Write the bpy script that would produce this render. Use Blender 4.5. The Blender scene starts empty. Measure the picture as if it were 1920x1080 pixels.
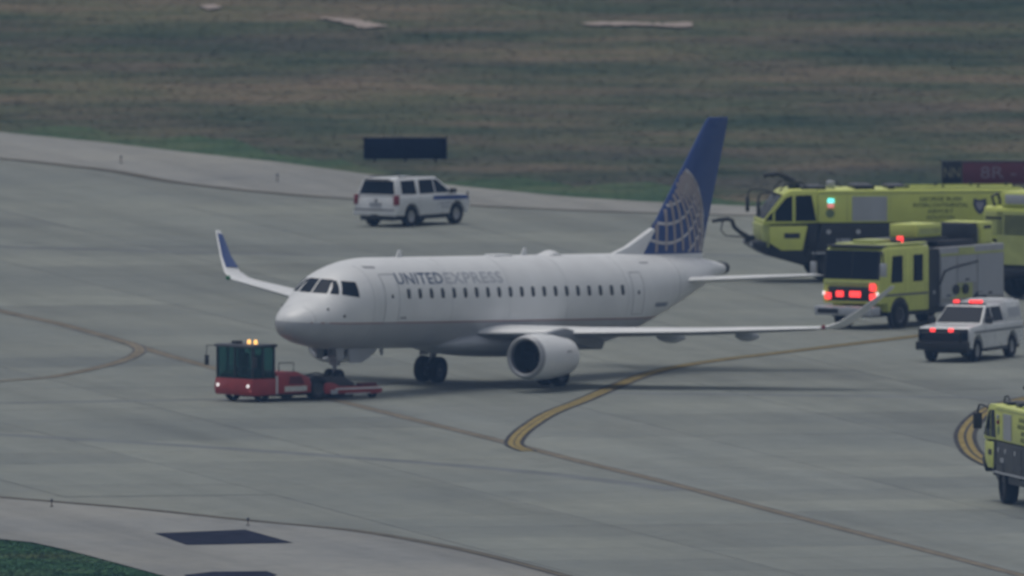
import bpy, bmesh, math, random
import numpy as np
from mathutils import Vector, Matrix
random.seed(7); rng = np.random.default_rng(7)
R = math.radians
S = bpy.context.scene
COL = S.collection

# ------------------------------------------------------------------ camera
cam = bpy.data.cameras.new('camera'); camo = bpy.data.objects.new('camera', cam); COL.objects.link(camo)
camo.location = (0, -2600, 129.874)
camo.rotation_euler = (R(90) - 0.0485506, 0, 0)
cam.sensor_width = 36; cam.lens = 2487.3
cam.clip_start = 1; cam.clip_end = 40000
cam.dof.use_dof = True; cam.dof.focus_distance = 2150; cam.dof.aperture_fstop = 4.3
S.camera = camo
# ------------------------------------------------------------------ sky, sun, exposure
W = bpy.data.worlds.new('World'); S.world = W; W.use_nodes = True
wn = W.node_tree.nodes; wl = W.node_tree.links
bg = wn['Background']
sky = wn.new('ShaderNodeTexSky'); sky.sky_type = 'NISHITA'; sky.sun_disc = False
SUN_EL, SUN_AZ = R(79), R(-50)          # azimuth measured from +Y towards +X
sky.sun_elevation = SUN_EL; sky.sun_rotation = SUN_AZ
sky.air_density = 1.0; sky.dust_density = 4.0
hs = wn.new('ShaderNodeHueSaturation'); hs.inputs['Saturation'].default_value = 0.32
wl.new(sky.outputs[0], hs.inputs['Color']); wl.new(hs.outputs[0], bg.inputs['Color'])
bg.inputs['Strength'].default_value = 0.12
sl = bpy.data.lights.new('sun', 'SUN'); sl.energy = 1.0; sl.angle = R(36); sl.color = (1, .95, .87)
so = bpy.data.objects.new('sun', sl); COL.objects.link(so)
sd = Vector((math.sin(SUN_AZ) * math.cos(SUN_EL), math.cos(SUN_AZ) * math.cos(SUN_EL), math.sin(SUN_EL)))
so.rotation_euler = sd.to_track_quat('Z', 'Y').to_euler()
S.view_settings.view_transform = 'Standard'; S.view_settings.look = 'None'
S.view_settings.gamma = 1; S.view_settings.exposure = -0.30; S.view_settings.use_curve_mapping = False
S.render.engine = 'CYCLES'
S.cycles.volume_bounces = 1

# ------------------------------------------------------------------ materials
MATS = {}
def mat(name, col, rough=.5, metal=0., var=.12, scale=3., bump=0., spec=.5, coat=0., emit=None, es=0., world=False, rnd=0.):
    if name in MATS: return MATS[name]
    m = bpy.data.materials.new(name); m.use_nodes = True
    nt = m.node_tree; n = nt.nodes; l = nt.links; p = n['Principled BSDF']
    p.inputs['Roughness'].default_value = rough; p.inputs['Metallic'].default_value = metal
    p.inputs['Specular IOR Level'].default_value = spec; p.inputs['Coat Weight'].default_value = coat
    tc = n.new('ShaderNodeTexCoord')
    nz = n.new('ShaderNodeTexNoise'); nz.inputs['Scale'].default_value = scale; nz.inputs['Detail'].default_value = 6
    l.new(tc.outputs['Object'], nz.inputs['Vector'])
    mr = n.new('ShaderNodeMapRange'); mr.inputs[1].default_value = .25; mr.inputs[2].default_value = .75
    mr.inputs[3].default_value = 1 - var; mr.inputs[4].default_value = 1 + var * .5
    l.new(nz.outputs[0], mr.inputs[0])
    mx = n.new('ShaderNodeMix'); mx.data_type = 'RGBA'; mx.blend_type = 'MULTIPLY'; mx.inputs[0].default_value = 1
    mx.inputs[6].default_value = (*col, 1); l.new(mr.outputs[0], mx.inputs[7])
    out = mx.outputs[2]
    l.new(out, p.inputs['Base Color'])
    rr = n.new('ShaderNodeMapRange'); rr.inputs[3].default_value = max(.02, rough * .85); rr.inputs[4].default_value = min(1, rough * 1.2)
    l.new(nz.outputs[0], rr.inputs[0]); l.new(rr.outputs[0], p.inputs['Roughness'])
    if bump:
        b = n.new('ShaderNodeBump'); b.inputs['Strength'].default_value = bump; b.inputs['Distance'].default_value = .02
        l.new(nz.outputs[0], b.inputs['Height']); l.new(b.outputs[0], p.inputs['Normal'])
    if emit:
        p.inputs['Emission Color'].default_value = (*emit, 1); p.inputs['Emission Strength'].default_value = es
    MATS[name] = m
    return m

WHITE = mat('aircraft_white', (.70, .715, .725), .32, var=.06, scale=.7)
GREYP = mat('aircraft_grey', (.36, .38, .41), .35, var=.08, scale=.8)
METAL = mat('bare_metal', (.34, .35, .37), .5, .5)
DARKM = mat('dark_metal', (.05, .052, .058), .5, .3)
BLUE = mat('fin_blue', (.012, .045, .19), .35, var=.08)
GOLD = mat('emblem_gold', (.32, .28, .28), .5)
LINEW = mat('emblem_white', (.50, .49, .51), .4)
RUBBER = mat('rubber', (.018, .018, .02), .8, spec=.2)
GLASS = mat('dark_glass', (.012, .016, .026), .25, spec=.05, var=.05)
GREENGLASS = mat('tinted_glass', (.03, .07, .075), .12, spec=.5, var=.3, scale=2)
CABWIN = mat('cabin_window', (.03, .035, .045), .25)
LETTER = mat('lettering_slate', (.10, .13, .20), .5)
LETTERG = mat('lettering_grey', (.42, .44, .48), .5)
STRIPE = mat('cheatline', (.30, .16, .15), .5)
SEAM = mat('panel_seam', (.30, .31, .33), .6)
RED = mat('tug_red', (.33, .030, .032), .4, var=.25, scale=2)
LIME = mat('lime_yellow', (.60, .66, .15), .38, var=.12, scale=1.5)
LIMED = mat('lime_yellow_worn', (.43, .48, .16), .5, var=.2, scale=2)
BLACKP = mat('black_panel', (.014, .016, .024), .45, var=.3)
SILVER = mat('roller_shutter_silver', (.42, .44, .48), .38, .35, var=.1, scale=2)
CARW = mat('car_white', (.64, .66, .68), .28, coat=.5, var=.06)
CARBLUE = mat('livery_blue', (.015, .05, .24), .35)
PLASTIC = mat('black_plastic', (.02, .021, .024), .6)
RIM = mat('alloy_rim', (.35, .36, .38), .35, .7)
TAIL = mat('tail_lamp_red', (.22, .012, .02), .25)
GREYTXT = mat('faded_lettering', (.16, .19, .05), .6)
GREYDECAL = mat('grey_decal', (.36, .38, .42), .6)
LRED = mat('lit_red_lamp', (.5, .02, .02), .3, emit=(1, .055, .05), es=2.2)
LAMB = mat('lit_amber_lamp', (.7, .3, .02), .3, emit=(1, .55, .16), es=2.2)
LWHT = mat('lit_headlamp', (.8, .8, .8), .3, emit=(1, .93, .93), es=1.1)
LCYA = mat('lit_cyan_lamp', (.1, .6, .6), .3, emit=(.16, .95, 1), es=1.8)
LPNK = mat('lit_pink_lamp', (.7, .2, .3), .3, emit=(1, .3, .25), es=.8)
SIGNRED = mat('sign_red', (.13, .022, .045), .5)
SIGNBLK = mat('sign_black', (.012, .014, .02), .5)
SIGNBACK = mat('sign_back', (.006, .011, .032), .7, spec=.1)
SIGNYEL = mat('sign_yellow', (.26, .25, .15), .6)
SIGNWHT = mat('sign_white', (.60, .60, .62), .5); SIGNTXT = mat('sign_lettering', (.24, .20, .25), .6)

# ------------------------------------------------------------------ mesh helpers
class B:
    def __init__(s): s.v = []; s.f = []
    def add(s, vs, fs):
        o = len(s.v); s.v += [tuple(v) for v in vs]; s.f += [tuple(i + o for i in f) for f in fs]; return s
    def box(s, x0, x1, y0, y1, z0, z1):
        x0, x1 = min(x0, x1), max(x0, x1); y0, y1 = min(y0, y1), max(y0, y1); z0, z1 = min(z0, z1), max(z0, z1)
        return s.add([(x0, y0, z0), (x1, y0, z0), (x1, y1, z0), (x0, y1, z0), (x0, y0, z1), (x1, y0, z1), (x1, y1, z1), (x0, y1, z1)],
                     [(0, 3, 2, 1), (4, 5, 6, 7), (0, 1, 5, 4), (1, 2, 6, 5), (2, 3, 7, 6), (3, 0, 4, 7)])
    def prism(s, poly, y0, y1, axis='y'):
        n = len(poly)
        mk = (lambda a, b, c: (a, c, b)) if axis == 'y' else ((lambda a, b, c: (c, a, b)) if axis == 'x' else (lambda a, b, c: (a, b, c)))
        vs = [mk(a, b, y0) for a, b in poly] + [mk(a, b, y1) for a, b in poly]
        return s.add(vs, [tuple(range(n))[::-1], tuple(range(n, 2 * n))] + [(i, (i + 1) % n, n + (i + 1) % n, n + i) for i in range(n)])
    def loft(s, rings, caps=True):
        n = len(rings[0]); vs = [p for r in rings for p in r]
        fs = [(k * n + i, k * n + (i + 1) % n, (k + 1) * n + (i + 1) % n, (k + 1) * n + i) for k in range(len(rings) - 1) for i in range(n)]
        if caps: fs += [tuple(range(n))[::-1], tuple(range((len(rings) - 1) * n, len(rings) * n))]
        return s.add(vs, fs)
    def lathe(s, prof, o=(0, 0, 0), d=(0, 1, 0), n=24, caps=False):
        d = Vector(d).normalized(); a = d.orthogonal().normalized(); b = d.cross(a); o = Vector(o)
        rings = [[tuple(o + d * t + (a * math.cos(2 * math.pi * i / n) + b * math.sin(2 * math.pi * i / n)) * r) for i in range(n)] for t, r in prof]
        return s.loft(rings, caps)
    def cyl(s, p0, p1, r0, r1=None, n=14):
        p0 = Vector(p0); p1 = Vector(p1); d = p1 - p0
        return s.lathe([(0, r0), (d.length, r0 if r1 is None else r1)], p0, d, n, True)
    def tube(s, path, r, n=8):
        P = [Vector(p) for p in path]; rings = []
        ref = Vector((0.13, .21, .97))
        for i, p in enumerate(P):
            t = (P[min(i + 1, len(P) - 1)] - P[max(i - 1, 0)]).normalized()
            a = t.cross(ref); a = a.normalized() if a.length > 1e-3 else t.orthogonal().normalized(); b = t.cross(a)
            rings.append([tuple(p + (a * math.cos(2 * math.pi * k / n) + b * math.sin(2 * math.pi * k / n)) * r) for k in range(n)])
        return s.loft(rings)
    def slab(s, quad, t):                       # thin plate on a polygon, grown along its normal
        q = [Vector(p) for p in quad]; nrm = (q[1] - q[0]).cross(q[-1] - q[0]).normalized() * t; n = len(q)
        return s.add([tuple(p) for p in q] + [tuple(p + nrm) for p in q],
                     [tuple(range(n))[::-1], tuple(range(n, 2 * n))] + [(i, (i + 1) % n, n + (i + 1) % n, n + i) for i in range(n)])
    def ball(s, c, r, n=12, sz=1.):
        k = n // 2
        return s.lathe([(-r * math.cos(math.pi * i / k) * sz, max(1e-4, r * math.sin(math.pi * i / k))) for i in range(k + 1)], c, (0, 0, 1), n)
    def mesh(s, name, m, bevel=0., smooth=True, segs=2, ang=35):
        bm = bmesh.new(); vv = [bm.verts.new(v) for v in s.v]
        for f in s.f:
            try: bm.faces.new([vv[i] for i in f])
            except ValueError: pass
        bmesh.ops.remove_doubles(bm, verts=bm.verts, dist=1e-5)
        bmesh.ops.recalc_face_normals(bm, faces=bm.faces)
        if bevel:
            es = [e for e in bm.edges if len(e.link_faces) == 2 and e.calc_face_angle(0) > R(25)]
            bmesh.ops.bevel(bm, geom=es, offset=bevel, segments=segs, profile=.5, affect='EDGES', clamp_overlap=True)
        me = bpy.data.meshes.new(name); bm.to_mesh(me); bm.free()
        me.materials.append(m)
        if smooth:
            me.shade_smooth(); me.set_sharp_from_angle(angle=R(ang))
        return me
    def ob(s, name, m, parent=None, bevel=0., smooth=True, **k):
        return link(name, s.mesh(name, m, bevel, smooth, **k), parent)
def link(name, me, parent=None, loc=(0, 0, 0), rot=(0, 0, 0), label=None):
    o = bpy.data.objects.new(name, me); COL.objects.link(o); o.parent = parent
    o.location = loc; o.rotation_euler = rot
    if label: o['label'] = label
    return o
def thing(name, label, cat, loc, rz=0., group=None):
    o = bpy.data.objects.new(name, None); COL.objects.link(o); o.empty_display_size = .3
    o.location = loc; o.rotation_euler = (0, 0, rz); o['label'] = label; o['category'] = cat
    if group: o['group'] = group
    return o
def struct(o): o['kind'] = 'structure'; return o
def heading(fx, fy): return math.atan2(fy, fx)
def text_mesh(name, txt, size, m, extrude=.004, space=1.0, width=None, align='CENTER', bold=0.):
    cu = bpy.data.curves.new(name, 'FONT'); cu.body = txt; cu.size = size; cu.extrude = extrude
    cu.align_x = align; cu.align_y = 'CENTER'; cu.space_character = space; cu.resolution_u = 3; cu.offset = bold
    o = bpy.data.objects.new(name, cu); COL.objects.link(o)
    bpy.context.view_layer.update()
    me = bpy.data.meshes.new_from_object(o.evaluated_get(bpy.context.evaluated_depsgraph_get()))
    bpy.data.objects.remove(o); bpy.data.curves.remove(cu)
    if width:
        xs = [v.co.x for v in me.vertices]; k = width / (max(xs) - min(xs))
        for v in me.vertices: v.co.x *= k
    me.name = name; me.materials.clear(); me.materials.append(m)
    return me
def islands(me, name, parent, loc=(0, 0, 0), rot=(0, 0, 0)):
    """one object for each separate glyph of a lettering mesh"""
    bm = bmesh.new(); bm.from_mesh(me); left = set(bm.verts); m = me.materials[0]
    while left:
        st_ = [left.pop()]; comp = []
        while st_:
            v = st_.pop(); comp.append(v)
            for e in v.link_edges:
                o = e.other_vert(v)
                if o in left: left.discard(o); st_.append(o)
        idx = {v: i for i, v in enumerate(comp)}
        fs = {f for v in comp for f in v.link_faces}
        g = bpy.data.meshes.new(name); g.from_pydata([v.co[:] for v in comp], [], [[idx[v] for v in f.verts] for f in fs]); g.materials.append(m)
        link(name, g, parent, loc, rot)
    bm.free(); bpy.data.meshes.remove(me)
def pchip(xs, ys):
    xs = np.array(xs, float); ys = np.array(ys, float); h = np.diff(xs); d = np.diff(ys) / h
    m = np.zeros_like(ys); m[0] = d[0]; m[-1] = d[-1]
    for i in range(1, len(xs) - 1):
        m[i] = 0 if d[i - 1] * d[i] <= 0 else 2 * d[i - 1] * d[i] / (d[i - 1] + d[i])
    def f(x):
        x = min(max(x, xs[0]), xs[-1]); i = min(max(int(np.searchsorted(xs, x) - 1), 0), len(h) - 1); t = (x - xs[i]) / h[i]
        return float((1 + 2 * t) * (1 - t) ** 2 * ys[i] + t * (1 - t) ** 2 * h[i] * m[i] + t * t * (3 - 2 * t) * ys[i + 1] + t * t * (t - 1) * h[i] * m[i + 1])
    return f

# ------------------------------------------------------------------ ground, apron, grass
def ground_material(name, kind):
    m = bpy.data.materials.new(name); m.use_nodes = True; nt = m.node_tree; n = nt.nodes; l = nt.links; p = n['Principled BSDF']
    p.inputs['Roughness'].default_value = .9; p.inputs['Specular IOR Level'].default_value = .15
    geo = n.new('ShaderNodeNewGeometry')
    tilt_map = n.new('ShaderNodeMapping'); tilt_map.inputs['Rotation'].default_value = (.63, .41, .87); tilt_map.inputs['Location'].default_value = (3.3, 7.7, 1.9)
    l.new(geo.outputs['Position'], tilt_map.inputs['Vector'])      # turn the noise lattice out of the ground plane
    def noise(sc, detail=6, vec=None, rough=.6):
        z = n.new('ShaderNodeTexNoise'); z.inputs['Scale'].default_value = sc; z.inputs['Detail'].default_value = detail; z.inputs['Roughness'].default_value = rough
        l.new(vec or tilt_map.outputs[0], z.inputs['Vector']); return z.outputs[0]
    def ramp(fac, stops):
        r = n.new('ShaderNodeValToRGB'); e = r.color_ramp.elements
        e[0].position, e[0].color = stops[0][0], (*stops[0][1], 1); e[1].position, e[1].color = stops[-1][0], (*stops[-1][1], 1)
        for q, c in stops[1:-1]:
            k = e.new(q); k.color = (*c, 1)
        l.new(fac, r.inputs[0]); return r.outputs[0]
    def mul(a, b, f=1., mode='MULTIPLY'):
        x = n.new('ShaderNodeMix'); x.data_type = 'RGBA'; x.blend_type = mode; x.inputs[0].default_value = f
        l.new(a, x.inputs[6]); l.new(b, x.inputs[7]); return x.outputs[2]
    if kind == 'verge_grass':
        c = ramp(noise(.10, 5), [(.36, (.056, .094, .062)), (.5, (.074, .112, .068)), (.64, (.108, .116, .080))])
        c = mul(c, ramp(noise(.3, 5), [(.34, (.74, .78, .8)), (.5, (1, 1, 1)), (.66, (1.15, 1.12, 1.1))]))
    elif kind == 'near_grass':
        c = ramp(noise(.12, 8), [(.36, (.036, .088, .046)), (.5, (.050, .112, .058)), (.64, (.080, .114, .060))])
        c = mul(c, ramp(noise(.6, 8), [(.34, (.7, .72, .75)), (.5, (1, 1, 1)), (.66, (1.25, 1.2, 1.2))]))
    elif kind == 'grass':
        c = ramp(noise(.11, 5), [(.34, (.070, .090, .066)), (.46, (.096, .106, .076)), (.56, (.118, .111, .086)), (.68, (.136, .119, .097))])
        c = mul(c, ramp(noise(.9, 4), [(.34, (.88, .90, .91)), (.50, (1, 1, 1)), (.66, (1.08, 1.07, 1.06))]))
        c = mul(c, ramp(noise(.035, 4), [(.38, (.62, .72, .78)), (.60, (1.25, 1.18, 1.1))]))
        c = mul(c, ramp(noise(.3, 4), [(.30, (.70, .74, .76)), (.45, (1, 1, 1))]))
    else:
        base = {'slab': (.208, .222, .203), 'pale': (.229, .244, .224), 'apron': (.205, .218, .200), 'shoulder': (.252, .254, .240)}[kind]
        mp = n.new('ShaderNodeMapping'); mp.inputs['Location'].default_value = (.37, .21, .43); mp.inputs['Scale'].default_value = (.45, .016, 1)
        mq = n.new('ShaderNodeMapping'); mq.inputs['Rotation'].default_value = (0, 0, R(-11.2))      # first turn to the lane direction, then stretch
        l.new(geo.outputs['Position'], mq.inputs['Vector']); l.new(mq.outputs[0], mp.inputs['Vector'])
        c = ramp(noise(1., 6, mp.outputs[0]), [(.3, tuple(k * .84 for k in base)), (.5, base), (.72, tuple(k * 1.12 for k in base))])
        c = mul(c, ramp(noise(.06, 5), [(.3, (.86, .88, .92)), (.65, (1.07, 1.06, 1.04))]))
        c = mul(c, ramp(noise(1.3, 8), [(.3, (.9, .9, .9)), (.65, (1.05, 1.05, 1.05))]))
        st = noise(.35, 4, None, .7)
        c = mul(c, ramp(st, [(.58, (1, 1, 1)), (.72, (.86, .865, .88))]))
        if kind in ('slab', 'pale'):
            oi = n.new('ShaderNodeObjectInfo')
            c = mul(c, ramp(oi.outputs['Random'], [(0, (.88, .885, .90)), (1, (1.08, 1.08, 1.07))]))
        b = n.new('ShaderNodeBump'); b.inputs['Strength'].default_value = .15; b.inputs['Distance'].default_value = .01
        l.new(noise(30, 3), b.inputs['Height']); l.new(b.outputs[0], p.inputs['Normal'])
    l.new(c, p.inputs['Base Color'])
    if 'grass' in kind:                      # thin blades: round the shading normal towards the sky
        p.inputs['Specular IOR Level'].default_value = 0
        va = n.new('ShaderNodeVectorMath'); va.operation = 'MULTIPLY_ADD'; va.inputs[1].default_value = (.12, .12, .12); va.inputs[2].default_value = (0, 0, 1)
        vn = n.new('ShaderNodeVectorMath'); vn.operation = 'NORMALIZE'
        l.new(geo.outputs['Normal'], va.inputs[0]); l.new(va.outputs[0], vn.inputs[0]); l.new(vn.outputs[0], p.inputs['Normal'])
    else: p.inputs['Specular IOR Level'].default_value = .04
    return m
GRASS = ground_material('grass_ground', 'grass'); NGRASS = ground_material('near_grass', 'near_grass'); APRON = ground_material('apron_concrete', 'apron')
SLAB = ground_material('slab_concrete', 'slab'); PALE = ground_material('slab_concrete_newer', 'pale'); VERGE = ground_material('verge_grass', 'verge_grass'); SHOULD = ground_material('shoulder_asphalt', 'shoulder')
SEAL = mat('joint_sealant', (.06, .06, .065), .9, world=True)

def ragged(poly, amp, step=.35):
    out = []
    for (a, b), (c, d) in zip(poly, poly[1:] + poly[:1]):
        k = max(2, int(math.hypot((c - a) * 2, (d - b) * .35) / step))
        for i in range(k): out.append((a + (c - a) * i / k + random.gauss(0, amp), b + (d - b) * i / k + random.gauss(0, amp * 5)))
    return out
def sheet(name, poly, z, m, parent=None):
    b = B(); b.add([(x, y, z) for x, y in poly], [tuple(range(len(poly)))])
    return b.ob(name, m, parent, smooth=False)
grass_edge = [(-21.58, 203.26), (-20.29, 200.52), (-16.01, 191.42), (-12.81, 183.29), (-9.21, 175.2), (-5.84, 165.38), (-2.08, 155.18), (2.07, 146.38), (4.97, 142.44), (9.09, 138.5), (13.21, 135.89), (21.03, 131.54)]
edge_line = [(-21.41, 181.03), (-20.12, 177.89), (-17.47, 172.07), (-15.45, 166.71), (-13.22, 158.28), (-10.59, 151.66), (-8.29, 147.26), (-6.21, 144.19), (-3.31, 140.69), (0.0, 137.2), (3.92, 133.71), (9.07, 130.67), (15.23, 127.64), (20.97, 124.61)]
near_edge = [(-19.41, -78.46), (-18.26, -80.68), (-13.46, -88.41), (-9.45, -96.46), (-6.03, -102.64), (-3.76, -109.16), (-1.12, -119.23), (1.86, -134.18), (4.07, -146.51)]
near_grass = [(-19.21, -105.55), (-18.05, -109.16), (-16.91, -111.33), (-15.75, -116.0), (-14.21, -123.52), (-12.1, -134.18), (-10.01, -145.46)]
G9 = 9000
struct(sheet('ground', [(-G9, -G9), (G9, -G9), (G9, G9), (-G9, G9)], -.05, GRASS))
FL, FR = (-60, 285.), (80, 100.)             # the two pavement edges carried on past the frame
FL2, NL, NR = (-300, 800.), (-60, 20.), (2., -205.)
pave = [FL2, FL] + grass_edge + [FR, (300, -30), (300, -900), (60, -500), NR] + near_grass[::-1] + [NL, (-300, 420)]
struct(sheet('far_verge', grass_edge + [(x, y + 9 + 5 * math.sin(x * .37) + 3 * math.sin(x * 1.1 + 2) + random.gauss(0, 1.2)) for x, y in zip(np.linspace(21, -21, 60), np.interp(np.linspace(21, -21, 60), [q[0] for q in grass_edge], [q[1] for q in grass_edge]))], -.046, VERGE))
struct(sheet('near_verge', near_grass + [(-40, -170), (-60, -100), (-60, 20)], -.045, NGRASS))
struct(sheet('apron', pave, -.012, APRON))
struct(sheet('shoulder', [FL] + grass_edge + [FR, (80, 94)] + edge_line[::-1] + [(-60, 262)], -.006, SHOULD))
struct(sheet('shoulder', near_grass[::-1] + [(-60, 20), (-60, 50)] + near_edge + [(14, -200), NR], -.006, SHOULD))

# concrete slabs, laid along the taxiway centreline
ang = math.atan2(-.981, .194); ux, uy = math.cos(ang), math.sin(ang); vx, vy = -uy, ux
def interp(poly, x):
    for (a, b), (c, d) in zip(poly, poly[1:]):
        if a <= x <= c: return b + (d - b) * (x - a) / (c - a)
    return None
sb = B().box(-3.795, 3.795, -3.795, 3.795, -.02, 0)
slab_me = sb.mesh('pavement_slab', SLAB, smooth=False); slab_me.materials.append(SEAL)
for f in slab_me.polygons:
    if f.normal.z < .5: f.material_index = 1
pale_me = slab_me.copy(); pale_me.materials[0] = PALE
pavement = bpy.data.objects.new('pavement', None); COL.objects.link(pavement); struct(pavement)
cnt = 0
for i in range(-26, 26):
    for j in range(-6, 7):
        cx = -.19 + ux * i * 7.62 + vx * (j + .5) * 7.62; cy = -42.43 + uy * i * 7.62 + vy * (j + .5) * 7.62
        ok = True; seen = False
        for a, b in ((-3.8, -3.8), (3.8, -3.8), (3.8, 3.8), (-3.8, 3.8)):
            x = cx + ux * a + vx * b; y = cy + uy * a + vy * b
            hi = interp([(-90, 330)] + edge_line + [(90, 88)], x); lo = interp([(-90, 60)] + near_edge + [(90, -500)], x)
            if hi is None or y > hi - .6 or y < lo + .6: ok = False
            if abs(x) < 18 + (y + 140) / 450 * 4 + 1.5 and -142 < y < 200: seen = True
        if ok and seen:
            link('pavement_slab', pale_me if j == 0 and cy < -18 else slab_me, pavement, (cx, cy, random.uniform(-.0015, .0015)), (0, 0, ang)); cnt += 1
print('slabs', cnt)

# painted markings: sheets 4 mm over the one below
YEL = mat('line_yellow', (.28, .225, .10), .7, var=.35, scale=1.2, spec=0.); YELF = mat('line_yellow_faded', (.235, .205, .155), .8, var=.35, scale=.6, spec=0.)
BLK = mat('line_black', (.075, .075, .08), .8, var=.4, scale=.7, spec=0.); BLKF = mat('line_black_faded', (.135, .135, .135), .85, var=.35, scale=.5, spec=0.)
EDGE = mat('edge_line_dark', (.10, .098, .095), .85, var=.35, scale=.5, spec=0.); EDGEY = mat('edge_line_dull_yellow', (.19, .165, .12), .85, var=.3, scale=.5, spec=0.)
DKPAINT = mat('black_surface_paint', (.030, .032, .05), .8, var=.6, scale=1.6, spec=0.); RUBSHADE = mat('rubber_shade_streak', (.185, .20, .205), .9, var=.3, scale=.4, spec=0.)
def smooth_path(pts, k=6):
    P = [Vector((*p, 0)) for p in pts]; out = []
    for i in range(len(P) - 1):
        a = P[max(i - 1, 0)]; b = P[i]; c = P[i + 1]; d = P[min(i + 2, len(P) - 1)]
        for s in range(k):
            t = s / k
            out.append(.5 * ((2 * b) + (-a + c) * t + (2 * a - 5 * b + 4 * c - d) * t * t + (-a + 3 * b - 3 * c + d) * t ** 3))
    out.append(P[-1]); return out
def strip(name, pts, off, w, z, m, parent=None):
    P = smooth_path(pts); L = []; Rr = []
    for i, p in enumerate(P):
        t = (P[min(i + 1, len(P) - 1)] - P[max(i - 1, 0)]).normalized(); nn = Vector((-t.y, t.x, 0))
        L.append(p + nn * (off + w / 2)); Rr.append(p + nn * (off - w / 2))
    b = B(); n = len(P); b.add([(q.x, q.y, z) for q in L + Rr], [(i, i + 1, n + i + 1, n + i) for i in range(n - 1)])
    return b.ob(name, m, parent, smooth=False)
centre = [(-24, 75.), (-20.49, 61.34), (-19.24, 55.17), (-16.97, 45.36), (-14.71, 33.2), (-13.07, 23.16), (-11.04, 11.99), (-8.63, 0.14), (-6.64, -10.83), (-3.5, -26.34), (-0.19, -42.43), (2.5, -56.06), (5.54, -70.66), (9.28, -90.24), (12.97, -109.16), (17.51, -132.41), (20.5, -148)]
curve = [(0.6, -48.6), (0.12, -44.71), (0.12, -40.14), (0.48, -32.88), (1.36, -21.71), (2.54, -12.39), (3.73, -2.22), (4.92, 6.84), (6.11, 12.79), (7.9, 18.36), (9.9, 23.16), (12.7, 29.98), (15.52, 36.84), (20.39, 48.21), (26, 61)]
lcurve = [(-24, -12), (-20.01, -0.65), (-18.85, 2.11), (-17.1, 4.87), (-15.76, 10.01), (-14.61, 15.97), (-14.01, 21.16), (-13.83, 25.96), (-14.3, 31.19)]
rcurve = [(22.5, 4), (19.97, -5.75), (18.46, -12.39), (17.54, -17.45), (16.91, -25.18), (16.5, -34.03), (16.43, -41.67), (16.66, -50.78), (17.27, -58.32), (18.0, -62.82), (19.47, -70.66), (22, -82)]
def taxi_line(name, pts, z, blk, yel, wb, wy, gap):
    r = struct(strip(name, pts, 0, wb, z, blk))
    for s in (-1, 1): strip('yellow_stripe', pts, s * (wy / 2 + gap / 2), wy, z + .004, yel, r)
    return r
taxi_line('taxiway_centreline', centre, .006, BLKF, YELF, .62, .15, .05)
taxi_line('lead_in_line', curve, .014, BLK, YEL, .74, .19, .05)
taxi_line('lead_in_line', lcurve, .014, BLKF, YELF, .55, .15, .04)
taxi_line('lead_in_line', rcurve, .014, BLK, YEL, .84, .2, .1)
for pts in (edge_line, near_edge):
    r = struct(strip('taxiway_edge_line', pts, 0, .55, .006, EDGE)); strip('dull_yellow_stripe', pts, 0, .16, .010, EDGEY, r)
struct(sheet('painted_surface_marking', [(-12.62, -105.55), (-9.42, -103.01), (-7.7, -112.05), (-11.45, -113.49)], .006, DKPAINT))
struct(sheet('painted_surface_marking', [(-11.45, -133.48), (-10.44, -131.35), (-8.57, -131.0), (-8.19, -133.48), (-9.09, -141.24), (-10.76, -141.95)], .006, DKPAINT))
for k, pts in enumerate(([(-24, -15.3), (-19.9, -14.34), (-10.9, -11.2), (-5.1, -9.3)], [(3.1, -6.1), (8.6, -7.7), (14.5, -9.3), (20, -10.3)],  # second path paints in the wing's shadow; the rest are tyre rubber
            [(-22, 107), (-14, 102), (-7, 98.5), (0, 96)], [(-20, -35), (-10, -47), (0, -62), (6, -76)], [(6, 100), (13, 96), (21, 93)])):
    struct(strip('rubber_shade_streak', pts, 0, 1.1, .004, RUBSHADE))

# bare soil scrapes in the field
SOIL = mat('bare_soil', (.30, .25, .22), .95, var=.3, scale=.8)
for poly in ([(-8.1, 301.6), (-7.0, 301.2), (-5.9, 297.4), (-5.07, 293.4), (-6.11, 291.4), (-7.2, 298)],
             [(2.62, 295.3), (3.6, 297.6), (4.81, 297.4), (6.2, 296), (7.43, 297.3), (7.31, 291.9), (6.3, 292.8), (5.24, 294.6), (4, 294)],
             [(-12.9, 312), (-12.3, 314), (-11.9, 311), (-12.4, 309)]):
    struct(sheet('bare_soil', ragged(poly, .07), .03, SOIL))

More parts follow.
